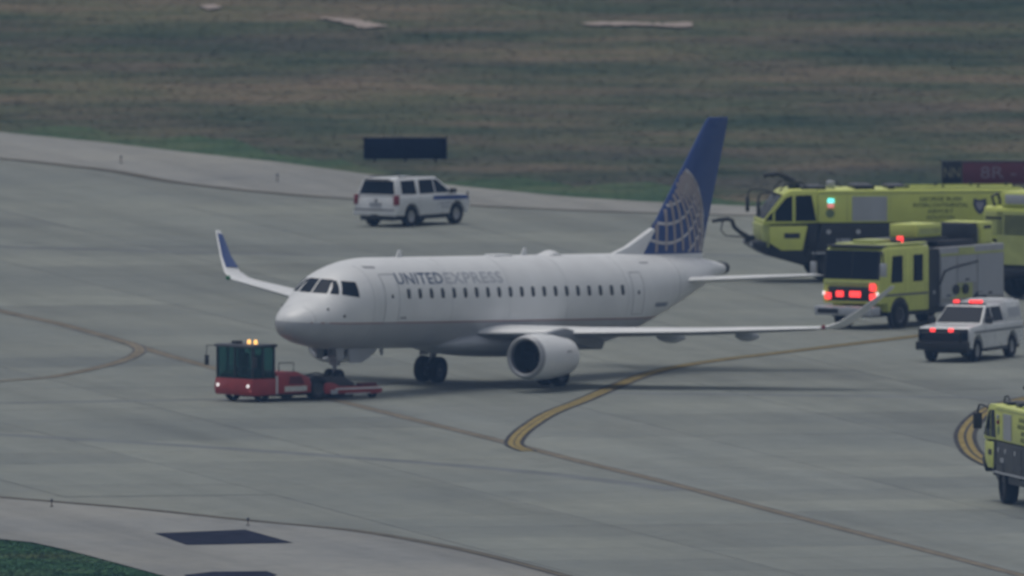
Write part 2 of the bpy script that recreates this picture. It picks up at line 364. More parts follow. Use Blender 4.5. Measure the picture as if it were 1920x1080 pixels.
# rough grass in view: small blades
def grass_blades(name, label, n, sampler, h0, h1, m):
    P = sampler(n); n = len(P); k = 2
    h = rng.uniform(h0, h1, n); a = rng.uniform(0, math.pi, n); w = rng.uniform(.06, .2, n)
    V = np.zeros((n, k, 3, 3), np.float32)
    for q in range(k):
        aa = a + q * 1.3; dx = np.cos(aa) * w; dy = np.sin(aa) * w; lx = rng.normal(0, .05, n); ly = rng.normal(0, .05, n)
        V[:, q, 0] = np.stack([P[:, 0] - dx, P[:, 1] - dy, np.full(n, -.05)], 1)
        V[:, q, 1] = np.stack([P[:, 0] + dx, P[:, 1] + dy, np.full(n, -.05)], 1)
        V[:, q, 2] = np.stack([P[:, 0] + lx, P[:, 1] + ly, -.05 + h], 1)
    V = V.reshape(-1, 3); me = bpy.data.meshes.new(name); nf = len(V) // 3
    me.vertices.add(len(V)); me.vertices.foreach_set('co', V.ravel()); me.loops.add(len(V)); me.loops.foreach_set('vertex_index', np.arange(len(V), dtype=np.int32))
    me.polygons.add(nf); me.polygons.foreach_set('loop_start', np.arange(0, len(V), 3, dtype=np.int32)); me.update(); me.materials.append(m)
    if m is GRASS:
        me.materials.append(VERGE); ex = np.array([(-60, 285.)] + grass_edge + [(80, 100)])
        d = P[:, 1] - np.interp(P[:, 0], ex[:, 0], ex[:, 1]) - 9 - 5 * np.sin(P[:, 0] * .37) - 3 * np.sin(P[:, 0] * 1.1 + 2) + rng.normal(0, 3.5, n)
        me.polygons.foreach_set('material_index', np.repeat((d < 0).astype(np.int32), k))
    o = link(name, me); o['kind'] = 'stuff'; o['label'] = label; o['category'] = 'grass'
def far_s(n):
    x = rng.uniform(-24, 24, n); y = rng.uniform(128, 345, n)
    ex = np.array([(-60, 285.)] + grass_edge + [(80, 100)]); return np.stack([x, y], 1)[y > np.interp(x, ex[:, 0], ex[:, 1]) + .05]
def near_s(n):
    x = rng.uniform(-22, -9, n); y = rng.uniform(-150, -100, n)
    ex = np.array([(-60, 20.)] + near_grass); return np.stack([x, y], 1)[y < np.interp(x, ex[:, 0], ex[:, 1]) - .05]
grass_blades('grass', 'dull green and brown rough grass of the field behind the taxiway', 45000, far_s, .008, .03, GRASS)
grass_blades('grass', 'dark green grass in the near left corner', 25000, near_s, .01, .05, NGRASS)

# ------------------------------------------------------------------ the airliner (stations in metres aft of the nose datum)
XM = 14.9; PSI, TAU, BANK = 0.5288128, 0.0331845, 0.0472747
jet = thing('regional_jet', 'white twin-engine regional airliner with blue globe tail being towed across the taxiway', 'airplane', (-.7753, 0, 0))
jet.rotation_euler = (-BANK, -TAU, math.atan2(-math.cos(PSI), -math.sin(PSI)))
st = [-.30, -.24, -.05, .35, .85, 1.38, 1.98, 2.5, 3.25, 4.4, 5.5, 21.5, 23, 25, 27, 29, 30.4, 31.2]
tz = pchip(st, [2.30, 2.52, 2.74, 2.98, 3.22, 3.46, 3.93, 4.24, 4.48, 4.68, 4.75, 4.75, 4.75, 4.73, 4.68, 4.58, 4.45, 4.34])
bz = pchip(st, [2.30, 2.08, 1.90, 1.74, 1.61, 1.53, 1.46, 1.43, 1.41, 1.40, 1.40, 1.40, 1.60, 2.15, 2.75, 3.35, 3.75, 3.90])
hw = pchip(st, [.001, .28, .53, .82, 1.05, 1.21, 1.34, 1.41, 1.465, 1.50, 1.505, 1.505, 1.49, 1.39, 1.16, .80, .47, .27])
def sec(x): t, b, w = tz(x), bz(x), hw(x); return (t + b) / 2, (t - b) / 2, w
def fy(x, z):                              # half width of the fuselage at a station and height
    c, h, w = sec(x); k = min(1, abs((z - c) / h)); return w * (1 - k ** 2.15) ** (1 / 2.15)
def fx(y, z):                              # foremost station where the nose skin has this y and z
    a, b = -.3, 5.5
    for _ in range(40):
        m = (a + b) / 2; c, h, w = sec(m)
        if (abs(y) / w) ** 2.15 + (abs(z - c) / h) ** 2.15 > 1: a = m
        else: b = m
    return b
def L(x, y, z): return (XM - x, y, z)
xs = list(np.concatenate([np.linspace(-.30, .4, 10)[:-1], np.linspace(.4, 5.5, 26)[:-1], np.linspace(5.5, 21.5, 24)[:-1], np.linspace(21.5, 31.2, 26)]))
b = B(); N = 64; rings = []
for x in xs:
    c, h, w = sec(x); r = []
    for i in range(N):
        a = 2 * math.pi * i / N; ca, sa = math.cos(a), math.sin(a)
        r.append(L(x, w * math.copysign(abs(sa) ** (2 / 2.15), sa), c + h * math.copysign(abs(ca) ** (2 / 2.15), ca)))
    rings.append(r)
b.loft(rings)
# livery: white above the cheatline, grey below
LIV = bpy.data.materials.new('fuselage_livery'); LIV.use_nodes = True
nt = LIV.node_tree; n = nt.nodes; l = nt.links; pr = n['Principled BSDF']; pr.inputs['Roughness'].default_value = .34
tc = n.new('ShaderNodeTexCoord'); sx = n.new('ShaderNodeSeparateXYZ'); l.new(tc.outputs['Object'], sx.inputs[0])
gt = n.new('ShaderNodeMath'); gt.operation = 'GREATER_THAN'; gt.inputs[1].default_value = 2.45; l.new(sx.outputs[2], gt.inputs[0])
mxx = n.new('ShaderNodeMix'); mxx.data_type = 'RGBA'; mxx.inputs[6].default_value = (.36, .375, .40, 1); mxx.inputs[7].default_value = (.69, .705, .715, 1); l.new(gt.outputs[0], mxx.inputs[0])
nz = n.new('ShaderNodeTexNoise'); nz.inputs['Scale'].default_value = .9; nz.inputs['Detail'].default_value = 7; l.new(tc.outputs['Object'], nz.inputs['Vector'])
mr = n.new('ShaderNodeMapRange'); mr.inputs[1].default_value = .3; mr.inputs[2].default_value = .7; mr.inputs[3].default_value = .92; mr.inputs[4].default_value = 1.03; l.new(nz.outputs[0], mr.inputs[0])
m2 = n.new('ShaderNodeMix'); m2.data_type = 'RGBA'; m2.blend_type = 'MULTIPLY'; m2.inputs[0].default_value = 1; l.new(mxx.outputs[2], m2.inputs[6]); l.new(mr.outputs[0], m2.inputs[7]); l.new(m2.outputs[2], pr.inputs['Base Color'])
fus = b.ob('fuselage', LIV, jet, ang=50)
def skin_patch(name, m, parent, x0, x1, z0, z1, side=1, off=.006, nx=2, nz=4, shear=0.):
    b = B(); vs = []
    for j in range(nz + 1):
        z = z0 + (z1 - z0) * j / nz
        for i in range(nx + 1):
            x = x0 + (x1 - x0) * i / nx + shear * (j / nz)
            vs.append(L(x, side * (fy(x, z) + off), z))
    b.add(vs, [(j * (nx + 1) + i, j * (nx + 1) + i + 1, (j + 1) * (nx + 1) + i + 1, (j + 1) * (nx + 1) + i) for j in range(nz) for i in range(nx)])
    return b.ob(name, m, parent)
def skin_line(b, pts, side, w=.018, off=.004):
    path = [L(x, side * (fy(x, z) + off - w * .5), z) for x, z in pts]; b.tube(path, w, 6)
for s in (1, -1):
    skin_patch('cheatline', STRIPE, fus, -.15, 25.6, 2.43, 2.48, s, .004, 60, 1)
for x in (.45, 3.6, 9.2, 13.4, 17.6, 22.0, 26.2):
    for s in (1, -1):
        b = B(); c, h, w = sec(x); skin_line(b, [(x, c + h * .97 * math.cos(math.pi * i / 24)) for i in range(25)], s, .010); b.ob('skin_joint', mat('skin_joint', (.47, .485, .50), .5), fus)
# cabin windows: each a slightly proud pane with rounded corners
wb = B(); ov = []
for k in range(16):
    a = 2 * math.pi * k / 16; ov.append((.125 * math.copysign(abs(math.cos(a)) ** .6, math.cos(a)), .175 * math.copysign(abs(math.sin(a)) ** .6, math.sin(a))))
ys = [fy(10, 3.52 + q) for _, q in ov]; y0 = fy(10, 3.52)
wb.add([(a, y - y0 + .007, q) for (a, q), y in zip(ov, ys)] + [(a * 1.16, y - y0 - .004, q * 1.12) for (a, q), y in zip(ov, ys)] + [(0, .009, 0)],
       [(i, (i + 1) % 16, 16 + (i + 1) % 16, 16 + i) for i in range(16)] + [((i + 1) % 16, i, 32) for i in range(16)])
win_me = wb.mesh('window', CABWIN)
X0, X1 = 6.05, 21.65
for k in range(20):
    x = X0 + (X1 - X0) * k / 19
    for s in (1, -1):
        c, h, w = sec(x)
        link('window', win_me, fus, L(x, s * fy(x, 3.52), 3.52), (0, 0, 0 if s > 0 else math.pi))
# doors, outlined by their seams, each with a small pane
def door(x0, x1, z0, z1, s):
    d = skin_patch('door', WHITE, jet, x0 + .02, x1 - .02, z0 + .02, z1 - .02, s, .005, 4, 10)
    b = B(); P = [(x0, z0 + (z1 - z0) * i / 10) for i in range(11)] + [(x0 + (x1 - x0) * i / 4, z1) for i in range(1, 5)] + [(x1, z1 - (z1 - z0) * i / 10) for i in range(1, 11)] + [(x1 - (x1 - x0) * i / 4, z0) for i in range(1, 5)]
    skin_line(b, P, s, .014); b.ob('seam', SEAM, d)
    b = B(); xm = (x0 + x1) / 2; c = 3.42
    b.lathe([(-.01, .085), (.012, .08), (.014, .001)], L(xm, s * fy(xm, c), c), (0, s, 0), 12); b.ob('pane', CABWIN, d)
for s in (1, -1):
    door(4.35, 5.35, 2.46, 4.22, s); door(22.4, 23.2, 2.62, 4.15, s)
# cockpit glazing
def front_pane(y0, y1, z0, z1, rake):
    b = B(); n = 8; vs = []
    for j in range(n + 1):
        z = z0 + (z1 - z0) * j / n
        for i in range(n + 1):
            y = y0 + (y1 - rake * j / n - y0) * i / n; x = fx(y, z) - .008; vs.append(L(x, y * 1.004, z + .004))
    b.add(vs, [(j * (n + 1) + i, j * (n + 1) + i + 1, (j + 1) * (n + 1) + i + 1, (j + 1) * (n + 1) + i) for j in range(n) for i in range(n)])
    return b.ob('windscreen_pane', GLASS, jet)
front_pane(.03, .60, 3.50, 4.00, .12); front_pane(-.03, -.60, 3.50, 4.00, -.12)
def side_pane(c, s):
    b = B(); n = 6; vs = []; (a0, b0), (a1, b1), (a2, b2), (a3, b3) = c
    for j in range(n + 1):
        t = j / n
        for i in range(n + 1):
            u = i / n; x = (a0 * (1 - u) + a1 * u) * (1 - t) + (a3 * (1 - u) + a2 * u) * t; z = (b0 * (1 - u) + b1 * u) * (1 - t) + (b3 * (1 - u) + b2 * u) * t
            vs.append(L(x, s * (fy(x, z) + .008), z + .003))
    b.add(vs, [(j * (n + 1) + i, j * (n + 1) + i + 1, (j + 1) * (n + 1) + i + 1, (j + 1) * (n + 1) + i) for j in range(n) for i in range(n)])
    b.ob('cockpit_side_pane', GLASS, jet)
for s in (1, -1):
    side_pane([(1.63, 3.50), (1.83, 3.49), (2.20, 3.97), (2.13, 3.98)], s)
    side_pane([(1.92, 3.49), (2.68, 3.40), (2.80, 3.95), (2.29, 3.97)], s)
# lettering wrapped on the skin
def skin_text(txt, xa, xb, z0, z1, m, s):
    me = text_mesh('lettering', txt, 1, m, 0, bold=.018, space=1.08)
    bm = bmesh.new(); bm.from_mesh(me); bmesh.ops.triangulate(bm, faces=bm.faces)
    vx_ = [v.co.x for v in bm.verts]; vy_ = [v.co.y for v in bm.verts]; a0, a1, c0, c1 = min(vx_), max(vx_), min(vy_), max(vy_)
    for k in range(1, 10):
        bmesh.ops.bisect_plane(bm, geom=bm.verts[:] + bm.edges[:] + bm.faces[:], plane_co=(0, c0 + (c1 - c0) * k / 10, 0), plane_no=(0, 1, 0))
    for v in bm.verts:
        u = (v.co.x - a0) / (a1 - a0); q = (v.co.y - c0) / (c1 - c0); u = u if s > 0 else 1 - u
        x = xa + (xb - xa) * u; z = z0 + (z1 - z0) * (q - .10 * q * (1 - q)); v.co = L(x, s * (fy(x, z) + .007), z + .004)
    bm.to_mesh(me); bm.free(); islands(me, 'letter', fus)
for s in (1, -1):
    a = (5.35, 8.75, 8.9, 13.1) if s > 0 else (9.7, 13.1, 5.35, 9.55)
    skin_text('UNITED', a[0], a[1], 3.86, 4.26, LETTER, s); skin_text('EXPRESS', a[2], a[3], 3.86, 4.26, LETTERG, s)
    for k in range(6): skin_patch('registration_mark', LETTER, fus, 24.2 + k * .19, 24.34 + k * .19, 2.87, 3.03, s, .006, 1, 2)
# roof and belly details
b = B(); b.box(XM - 14.2, XM - 15.6, -.22, .22, 4.72, 4.80); b.ob('antenna_fairing', WHITE, jet, .05)
b = B(); b.loft([[L(18.2 + .9 * i / 6, .30 * math.sin(2 * math.pi * k / 12), 4.74 + (.18 * math.sin(math.pi * (i + .02) / 6.1)) * max(0, math.cos(2 * math.pi * k / 12))) for k in range(12)] for i in range(7)]); b.ob('satellite_dome', WHITE, jet)
for x in (7.4, 16.5):
    b = B(); b.prism([(XM - x, 4.7), (XM - x - .45, 4.7), (XM - x - .4, 5.02), (XM - x - .22, 5.02)], -.02, .02); b.ob('blade_antenna', WHITE, jet)
for x in (4.2, 24.0):
    for s in (1, -1): skin_patch('vent_slot', SEAM, fus, x - .32, x + .32, 4.42 if x < 9 else 4.44, 4.50, s, .006, 4, 2)
for x, z in ((1.1, 2.95), (1.75, 2.72)):
    for s in (1, -1):
        b = B(); b.cyl(L(x, s * (fy(x, z) - .02), z), L(x, s * (fy(x, z) + .03), z), .05); b.ob('probe', DARKM, jet)
skin_patch('handle_recess', SEAM, fus, 5.5, 5.95, 2.60, 2.67, 1, .006, 2, 1)
for x in (6.6,):
    b = B(); b.prism([(XM - x, 1.45), (XM - x - .3, 1.45), (XM - x - .28, 1.14), (XM - x - .16, 1.14)], -.02, .02); b.ob('blade_antenna', GREYP, jet)
# belly fairing
b = B(); rings = []
for i in range(25):
    t = i / 24; x = 9.6 + 10.4 * t; k = math.sin(math.pi * t) ** .45 if 0 < t < 1 else 0
    w = .5 + 1.22 * k; zb = 1.44 - .42 * k; zt = 1.6 + .75 * k
    rings.append([L(x, w * math.sin(2 * math.pi * j / 28), (zb + zt) / 2 + (zt - zb) / 2 * math.cos(2 * math.pi * j / 28)) for j in range(28)])
b.loft(rings); b.ob('belly_fairing', GREYP, jet, ang=60)
# aerofoil surfaces
UNDER = mat('shaded_underside', (.22, .235, .26), .4)  # underside grey kept darker, with the shade below the wing in its colour
def foil(n=14, t=.12):
    up = []; lo = []
    for i in range(n + 1):
        x = .5 * (1 - math.cos(math.pi * i / n)); y = 5 * t * (.2969 * math.sqrt(x) - .126 * x - .3516 * x * x + .2843 * x ** 3 - .1036 * x ** 4)
        up.append((x, y * 1.1)); lo.append((x, -y * .85))
    return up[::-1] + lo[1:-1]
def wing_rings(secs, s, t=.12):
    rr = []
    for (x, y, z, c, cant, tk) in secs:              # cant: tilt of the section normal (0 flat wing, 90 vertical)
        rr.append([L(x + u * c, s * (y - math.sin(cant) * v * c * tk / .12), z + math.cos(cant) * v * c * tk / .12) for u, v in foil(14, .12)])
    return rr
WS = [(11.5, 1.0, 1.98, 5.6, 0, .105), (13.15, 4.5, 2.22, 3.75, 0, .105), (15.0, 8.4, 2.53, 2.75, 0, .11), (16.95, 12.4, 2.93, 1.62, 0, .10)]
for s in (1, -1):
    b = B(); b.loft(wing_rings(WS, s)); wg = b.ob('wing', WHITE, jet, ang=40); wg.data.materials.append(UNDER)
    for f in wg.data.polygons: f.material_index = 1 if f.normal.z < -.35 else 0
    b = B(); b.loft(wing_rings([(16.95, 12.4, 2.93, 1.62, 0, .10), (17.15, 12.75, 3.0, 1.45, R(18), .10), (17.42, 13.12, 3.19, 1.16, R(38), .09), (17.98, 13.66, 3.72, .78, R(46), .08), (18.72, 14.32, 4.48, .45, R(49), .08), (18.85, 14.43, 4.62, .30, R(49), .06)], s)); wlt = b.ob('winglet', WHITE, jet, ang=40)
    q = [(17.66, 13.22, 3.31, .96, R(40)), (18.05, 13.66, 3.72, .71, R(46)), (18.43, 13.99, 4.10, .54, R(48)), (18.79, 14.32, 4.48, .38, R(49))]
    b = B(); vs = []
    for (x, y, z, c, ca) in q:
        for u, v in foil(14, .12)[:15]:
            vs.append(L(x + u * c, s * (y - math.sin(ca) * (v * c * .7 + .012)), z + math.cos(ca) * (v * c * .7 + .012)))
    b.add(vs, [(j * 15 + i, j * 15 + i + 1, (j + 1) * 15 + i + 1, (j + 1) * 15 + i) for j in range(3) for i in range(14)]); b.ob('blue_paint', BLUE, wlt)
    b = B(); b.ball(L(17.05, s * 12.72, 3.0), .09, 10); b.ob('navigation_lamp', TAIL if s > 0 else mat('green_lamp', (.02, .2, .08), .3), wg)
    # slat line on the leading edge and flap track fairings
    for y, ln in ((6.3, 1.15), (9.1, .95)):
        xle = 11.5 + (y - 1) * .478; ch = np.interp(y, [1, 4.5, 8.4, 12.4], [5.6, 3.75, 2.75, 1.62]); zz = np.interp(y, [1, 4.5, 8.4, 12.4], [1.93, 2.20, 2.53, 2.93])
        b = B(); rings = []
        for i in range(11):
            t = i / 10; r = .02 + .19 * math.sin(math.pi * t) ** .7; x = xle + ch * .58 + ln * 1.9 * t
            rings.append([L(x, s * (y + .6 * r * math.sin(2 * math.pi * k / 12)), zz - .17 - .05 * t + r * math.cos(2 * math.pi * k / 12)) for k in range(12)])
        b.loft(rings); b.ob('flap_track_fairing', GREYP, wg)
    b = B(); b.loft(wing_rings([(26.6, .6, 3.74, 2.8, 0, .1), (27.35, 2.0, 3.90, 2.35, 0, .1), (29.1, 4.9, 4.24, 1.35, 0, .09), (29.25, 5.0, 4.25, 1.1, 0, .05)], s)); b.ob('tailplane', WHITE, jet, ang=40)
# fin with dorsal fillet
FS = [(25.05, 4.55, 4.75), (25.7, 5.3, 4.25), (29.5, 9.6, 1.68), (29.72, 9.75, 1.42)]
def fin_rings(secs, tk=.10): return [[L(x + u * c, v * c * tk / .12, z) for u, v in foil(14, .12)] for x, z, c in secs]
b = B(); b.loft(fin_rings(FS)); fin = b.ob('fin', BLUE, jet, ang=40)
b = B(); b.prism([(XM - 22.9, 4.68), (XM - 24.2, 5.0), (XM - 26.0, 5.68), (XM - 26.3, 5.5), (XM - 26.5, 4.6), (XM - 24.6, 4.55)], -.11, .11); b.ob('dorsal_fillet', WHITE, jet, .05)
b = B(); b.loft(fin_rings([(24.9, 4.5, 5.0), (25.07, 4.72, 4.85)], .115)); b.ob('fin_root_fairing', WHITE, jet)
def fin_le(z): return np.interp(z, [q[1] for q in FS], [q[0] for q in FS])
def fin_ch(z): return np.interp(z, [q[1] for q in FS], [q[2] for q in FS])
def fin_y(x, z):
    c = fin_ch(z); u = (x - fin_le(z)) / c
    if not 0 <= u <= 1: return None
    return 5 * .10 * c * (.2969 * math.sqrt(u) - .126 * u - .3516 * u * u + .2843 * u ** 3 - .1036 * u ** 4) * 1.1
# globe emblem: meridians and parallels of a tilted globe drawn on the fin
GC = (26.75, 5.1); GR = 3.03; tilt = R(35)
def globe(lat, lon):
    x = math.cos(lat) * math.sin(lon); y = math.cos(lat) * math.cos(lon); z = math.sin(lat)
    return x, z * math.cos(tilt) - y * math.sin(tilt), z * math.sin(tilt) + y * math.cos(tilt)
def emblem_line(pts, wd, m, s, emb):
    seg = []
    def flush():
        if len(seg) > 1:
            b = B(); n_ = len(seg); A = []; C = []
            for i, (px_, pz_) in enumerate(seg):
                qx, qz = seg[min(i + 1, n_ - 1)]; rx, rz = seg[max(i - 1, 0)]; tx, tzz = qx - rx, qz - rz; ll = math.hypot(tx, tzz) or 1
                for arr, sg in ((A, 1), (C, -1)):
                    ex, ez = px_ - tzz / ll * wd * sg, pz_ + tx / ll * wd * sg; yy = fin_y(ex, ez) or fin_y(px_, pz_) or .02
                    arr.append(L(ex, s * (yy + .008), ez))
            b.add(A + C, [(i, i + 1, n_ + i + 1, n_ + i) for i in range(n_ - 1)]); b.ob('globe_line', m, emb)
        seg.clear()
    for px_, pz_ in pts:
        if pz_ > 4.76 and fin_y(px_ - .05, pz_) is not None and fin_y(px_ + .05, pz_) is not None and fin_y(px_, pz_) is not None: seg.append((px_, pz_))
        else: flush()
    flush()
for s in (1, -1):
    emb = bpy.data.objects.new('globe_emblem', None); COL.objects.link(emb); emb.parent = jet
    # finer rays towards the limb
    for lo in list(range(-75, 46, 15)) + [57, 68, 79, 90, 103, 118]:
        pts = []
        for k in range(-20, 46):
            gx, gz, d = globe(R(k * 2), R(lo))
            if d > 0: pts.append((GC[0] + gx * GR, GC[1] + gz * GR))
        emblem_line(pts, .085, GOLD, s, emb)
    for la in (8, 22, 35.4, 49, 62.7, 76):
        pts = []
        for k in range(-45, 46):
            gx, gz, d = globe(R(la), R(k * 2))
            if d > 0: pts.append((GC[0] + gx * GR, GC[1] + gz * GR))
        emblem_line(pts, .058, LINEW, s, emb)
    emblem_line([(GC[0] + GR * math.cos(R(a)), GC[1] + GR * math.sin(R(a))) for a in range(-8, 150, 2)], .06, LINEW, s, emb)
# tail cone exhaust
b = B(); b.lathe([(0, .27), (.42, .22), (.42, .17), (.1, .15), (.05, .001)], L(31.15, 0, 4.13), (-1, 0, .05), 20); b.ob('exhaust_outlet', DARKM, jet)
# engines
for s in (1, -1):
    ex, ey, ez = 9.88, s * 4.28, 1.36
    nac = B().lathe([(.30, .66), (.06, .64), (0, .70), (.05, .765), (.35, .835), (1.0, .855), (1.7, .82), (2.4, .73), (2.85, .68), (2.85, .62), (2.3, .60)], L(ex, ey, ez), (-1, 0, .0), 40).ob('engine_nacelle', WHITE, jet, ang=60)
    B().lathe([(.30, .645), (.05, .615), (-.004, .69), (.045, .772), (.16, .806)], L(ex, ey, ez), (-1, 0, 0), 40).ob('inlet_lip', METAL, nac, ang=60)
    B().lathe([(.28, .66), (1.0, .64), (1.0, .001)], L(ex, ey, ez), (-1, 0, 0), 32).ob('inlet_duct', DARKM, nac)
    B().lathe([(.72, .001), (.80, .06), (1.02, .2)], L(ex, ey, ez), (-1, 0, 0), 16).ob('spinner', DARKM, nac)
    for k in range(18):
        a = 2 * math.pi * k / 18; b = B(); ca, sa = math.cos(a), math.sin(a); cb, sb_ = math.cos(a + .22), math.sin(a + .22)
        b.add([L(ex + .90, ey + .17 * ca, ez + .17 * sa), L(ex + .98, ey + .17 * cb, ez + .17 * sb_), L(ex + .98, ey + .63 * cb, ez + .63 * sb_), L(ex + .86, ey + .63 * ca, ez + .63 * sa)], [(0, 1, 2, 3)]); b.ob('fan_blade', DARKM, nac)
    B().lathe([(2.3, .50), (2.9, .50), (3.35, .36), (3.35, .30), (2.8, .3), (2.8, .001)], L(ex, ey, ez), (-1, 0, 0), 28).ob('exhaust_nozzle', METAL, nac, ang=50)
    B().lathe([(3.0, .22), (3.4, .16), (3.75, .02)], L(ex, ey, ez), (-1, 0, 0), 16).ob('exhaust_cone', DARKM, nac)
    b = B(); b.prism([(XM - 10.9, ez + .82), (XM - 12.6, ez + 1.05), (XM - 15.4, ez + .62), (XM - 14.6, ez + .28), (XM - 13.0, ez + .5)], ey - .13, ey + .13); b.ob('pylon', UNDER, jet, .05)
    b = B(); b.box(XM - ex - 1.75, XM - ex - 2.05, ey + s * .80, ey + s * .835, ez + .22, ez + .27); b.ob('nacelle_marking', SEAM, nac)
    # strake flap well behind the engine
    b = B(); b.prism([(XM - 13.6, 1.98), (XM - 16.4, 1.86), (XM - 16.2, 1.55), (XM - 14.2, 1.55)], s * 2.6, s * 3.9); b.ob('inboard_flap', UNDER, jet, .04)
# landing gear; wheels stand on the ground, so undo the bank and pitch of the airframe
def wheel_mesh(r, w, name='tyre'):
    return B().lathe([(-w * .32, r * .55), (-w * .42, r * .6), (-w * .5, r * .78), (-w * .44, r * .95), (-w * .25, r), (w * .25, r), (w * .44, r * .95), (w * .5, r * .78), (w * .42, r * .6), (w * .32, r * .55)], n=26).mesh(name, RUBBER, ang=50)
def rim_mesh(r, w, m=RIM):
    return B().lathe([(-w * .36, r * .60), (-w * .30, r * .5), (-w * .18, r * .2), (-w * .22, .001)], n=20).lathe([(w * .36, r * .60), (w * .30, r * .5), (w * .18, r * .2), (w * .22, .001)], n=20).mesh('rim', m)
jw, jr = wheel_mesh(.49, .36), rim_mesh(.49, .36, DARKM)
for s in (1, -1):
    zg = s * 2.6 * math.tan(BANK) + .0
    for_y = s * 2.6
    g = B(); g.cyl(L(14.9, for_y, zg + .49), L(14.95, s * 2.55, 2.0), .10); g.cyl(L(14.9, for_y - .42, zg + .49), L(14.9, for_y + .42, zg + .49), .06)
    g.cyl(L(14.9, for_y, zg + .75), L(15.5, s * 2.3, 1.8), .05)
    mg = g.ob('main_gear_leg', METAL, jet)
    B().box(XM - 14.6, XM - 15.25, s * 2.92, s * 2.95, zg + 1.0, 1.95).ob('gear_door', GREYP, mg)
    for o in (-.30, .30):
        w = link('wheel', jw, mg, L(14.9, for_y + o, zg + .49)); link('rim', jr, w)
zn = .06
g = B(); g.cyl(L(3.45, 0, zn + .34), L(3.5, 0, 1.6), .085); g.cyl(L(3.45, -.2, zn + .34), L(3.45, .2, zn + .34), .05); g.cyl(L(3.5, 0, .9), L(4.6, 0, 1.55), .045); g.box(XM - 3.3, XM - 3.62, -.14, .14, .8, 1.0)
ng = g.ob('nose_gear_leg', METAL, jet)
nw, nr = wheel_mesh(.31, .22), rim_mesh(.31, .22, DARKM)
for o in (-.19, .19):
    w = link('wheel', nw, ng, L(3.45, o, zn + .31)); link('rim', nr, w)
B().box(XM - 3.28, XM - 3.34, -.12, .12, 1.02, 1.14).ob('taxi_lamp', mat('lamp_glass', (.5, .5, .52), .2), ng)
for s in (1, -1):
    B().prism([(XM - 2.7, 1.48), (XM - 3.35, 1.46), (XM - 3.3, 1.02), (XM - 2.85, 1.05)], s * .42, s * .45).ob('nose_gear_door', GREYP, ng)
    B().prism([(XM - 3.6, 1.45), (XM - 5.6, 1.44), (XM - 5.2, 1.12), (XM - 4.6, .92), (XM - 3.75, .92)], s * .42, s * .45).ob('nose_gear_door', GREYP, ng)

SEEGLASS = bpy.data.materials.new('cab_glass'); SEEGLASS.use_nodes = True
_n = SEEGLASS.node_tree.nodes; _l = SEEGLASS.node_tree.links; _p = _n['Principled BSDF']; _p.inputs['Base Color'].default_value = (.02, .06, .065, 1); _p.inputs['Roughness'].default_value = .1
_t = _n.new('ShaderNodeBsdfTransparent'); _t.inputs[0].default_value = (.62, .84, .82, 1); _m = _n.new('ShaderNodeMixShader'); _m.inputs[0].default_value = .26
_l.new(_t.outputs[0], _m.inputs[1]); _l.new(_p.outputs[0], _m.inputs[2]); _l.new(_m.outputs[0], _n['Material Output'].inputs[0])

# ------------------------------------------------------------------ towbarless tug under the nose gear (x forward)
hx, hy = -math.sin(R(50)), -math.cos(R(50))
NG = Matrix.Rotation(math.atan2(-math.cos(PSI), -math.sin(PSI)), 4, 'Z') @ Vector((XM - 3.45, 0, 0)) + Vector((-.7753, 0, 0))
tug = thing('aircraft_tug', 'red low towbarless tug with dark glazed cab holding the airliner nose wheel', 'tug', (NG.x + hx * 1.65, NG.y + hy * 1.65, 0), heading(hx, hy))
B().prism([(3.10, .26), (3.14, .5), (3.08, .86), (1.95, .86), (1.95, .26), (2.9, .24)], -1.08, 1.08).ob('cab_body', RED, tug, .04)
for x, y in ((3.03, -1.0), (3.03, 1.0), (3.03, 0.0), (2.02, -1.0), (2.02, 1.0), (2.55, 1.0), (2.55, -1.0)):
    B().box(x - .035, x + .035, y - .035, y + .035, .86, 2.02).ob('cab_pillar', BLACKP, tug)
B().prism([(3.16, 2.0), (3.10, 2.1), (1.92, 2.12), (1.92, 2.0)], -1.10, 1.10).ob('cab_roof', BLACKP, tug, .03)
for y0, y1 in ((-.95, -.05), (.05, .95)):
    B().box(3.02, 3.04, y0, y1, .88, 1.99).ob('windscreen_pane', SEEGLASS, tug)
for s in (-1, 1):
    for x0, x1 in ((2.07, 2.50), (2.60, 2.98)): B().box(x0, x1, s * .99, s * 1.01, .88, 1.99).ob('side_pane', SEEGLASS, tug)
B().box(2.0, 2.02, -.95, .95, .88, 1.99).ob('rear_pane', SEEGLASS, tug)
B().box(2.2, 2.6, -.55, -.15, .6, 1.25).box(2.2, 2.32, -.55, -.15, 1.2, 1.75).ob('driver_seat', PLASTIC, tug, .03)
B().box(2.2, 2.6, .2, .6, .6, 1.2).box(2.2, 2.32, .2, .6, 1.15, 1.7).ob('passenger_seat', PLASTIC, tug, .03)
B().lathe([(-.02, .17), (.02, .17), (.02, .20), (-.02, .20), (-.02, .17)], (2.78, -.35, 1.2), (-.6, 0, .8), 16).ob('steering_wheel', PLASTIC, tug)
B().box(2.04, 2.1, -.9, -.62, .9, 1.9).ob('cab_locker', PLASTIC, tug, .02)
B().box(2.75, 3.0, -.9, .9, .85, 1.02).ob('dashboard', PLASTIC, tug, .02)
B().box(1.90, 1.985, 1.06, 1.095, .30, .95).ob('reflector_strip', SIGNWHT, tug)
B().prism([(1.94, .28), (1.94, 1.10), (.95, 1.08), (.35, .86), (.25, .62), (.25, .28)], -1.05, 1.05).ob('engine_hood', RED, tug, .05)
B().prism([(1.35, .62), (1.30, .92), (.75, .90), (.62, .62)], 1.052, 1.06).ob('hood_vent', mat('dark_red_recess', (.10, .015, .02), .7), tug)
B().box(1.55, .50, 1.052, 1.075, .36, .55).ob('side_panel', mat('dusty_white_panel', (.60, .60, .56), .6, var=.3), tug)
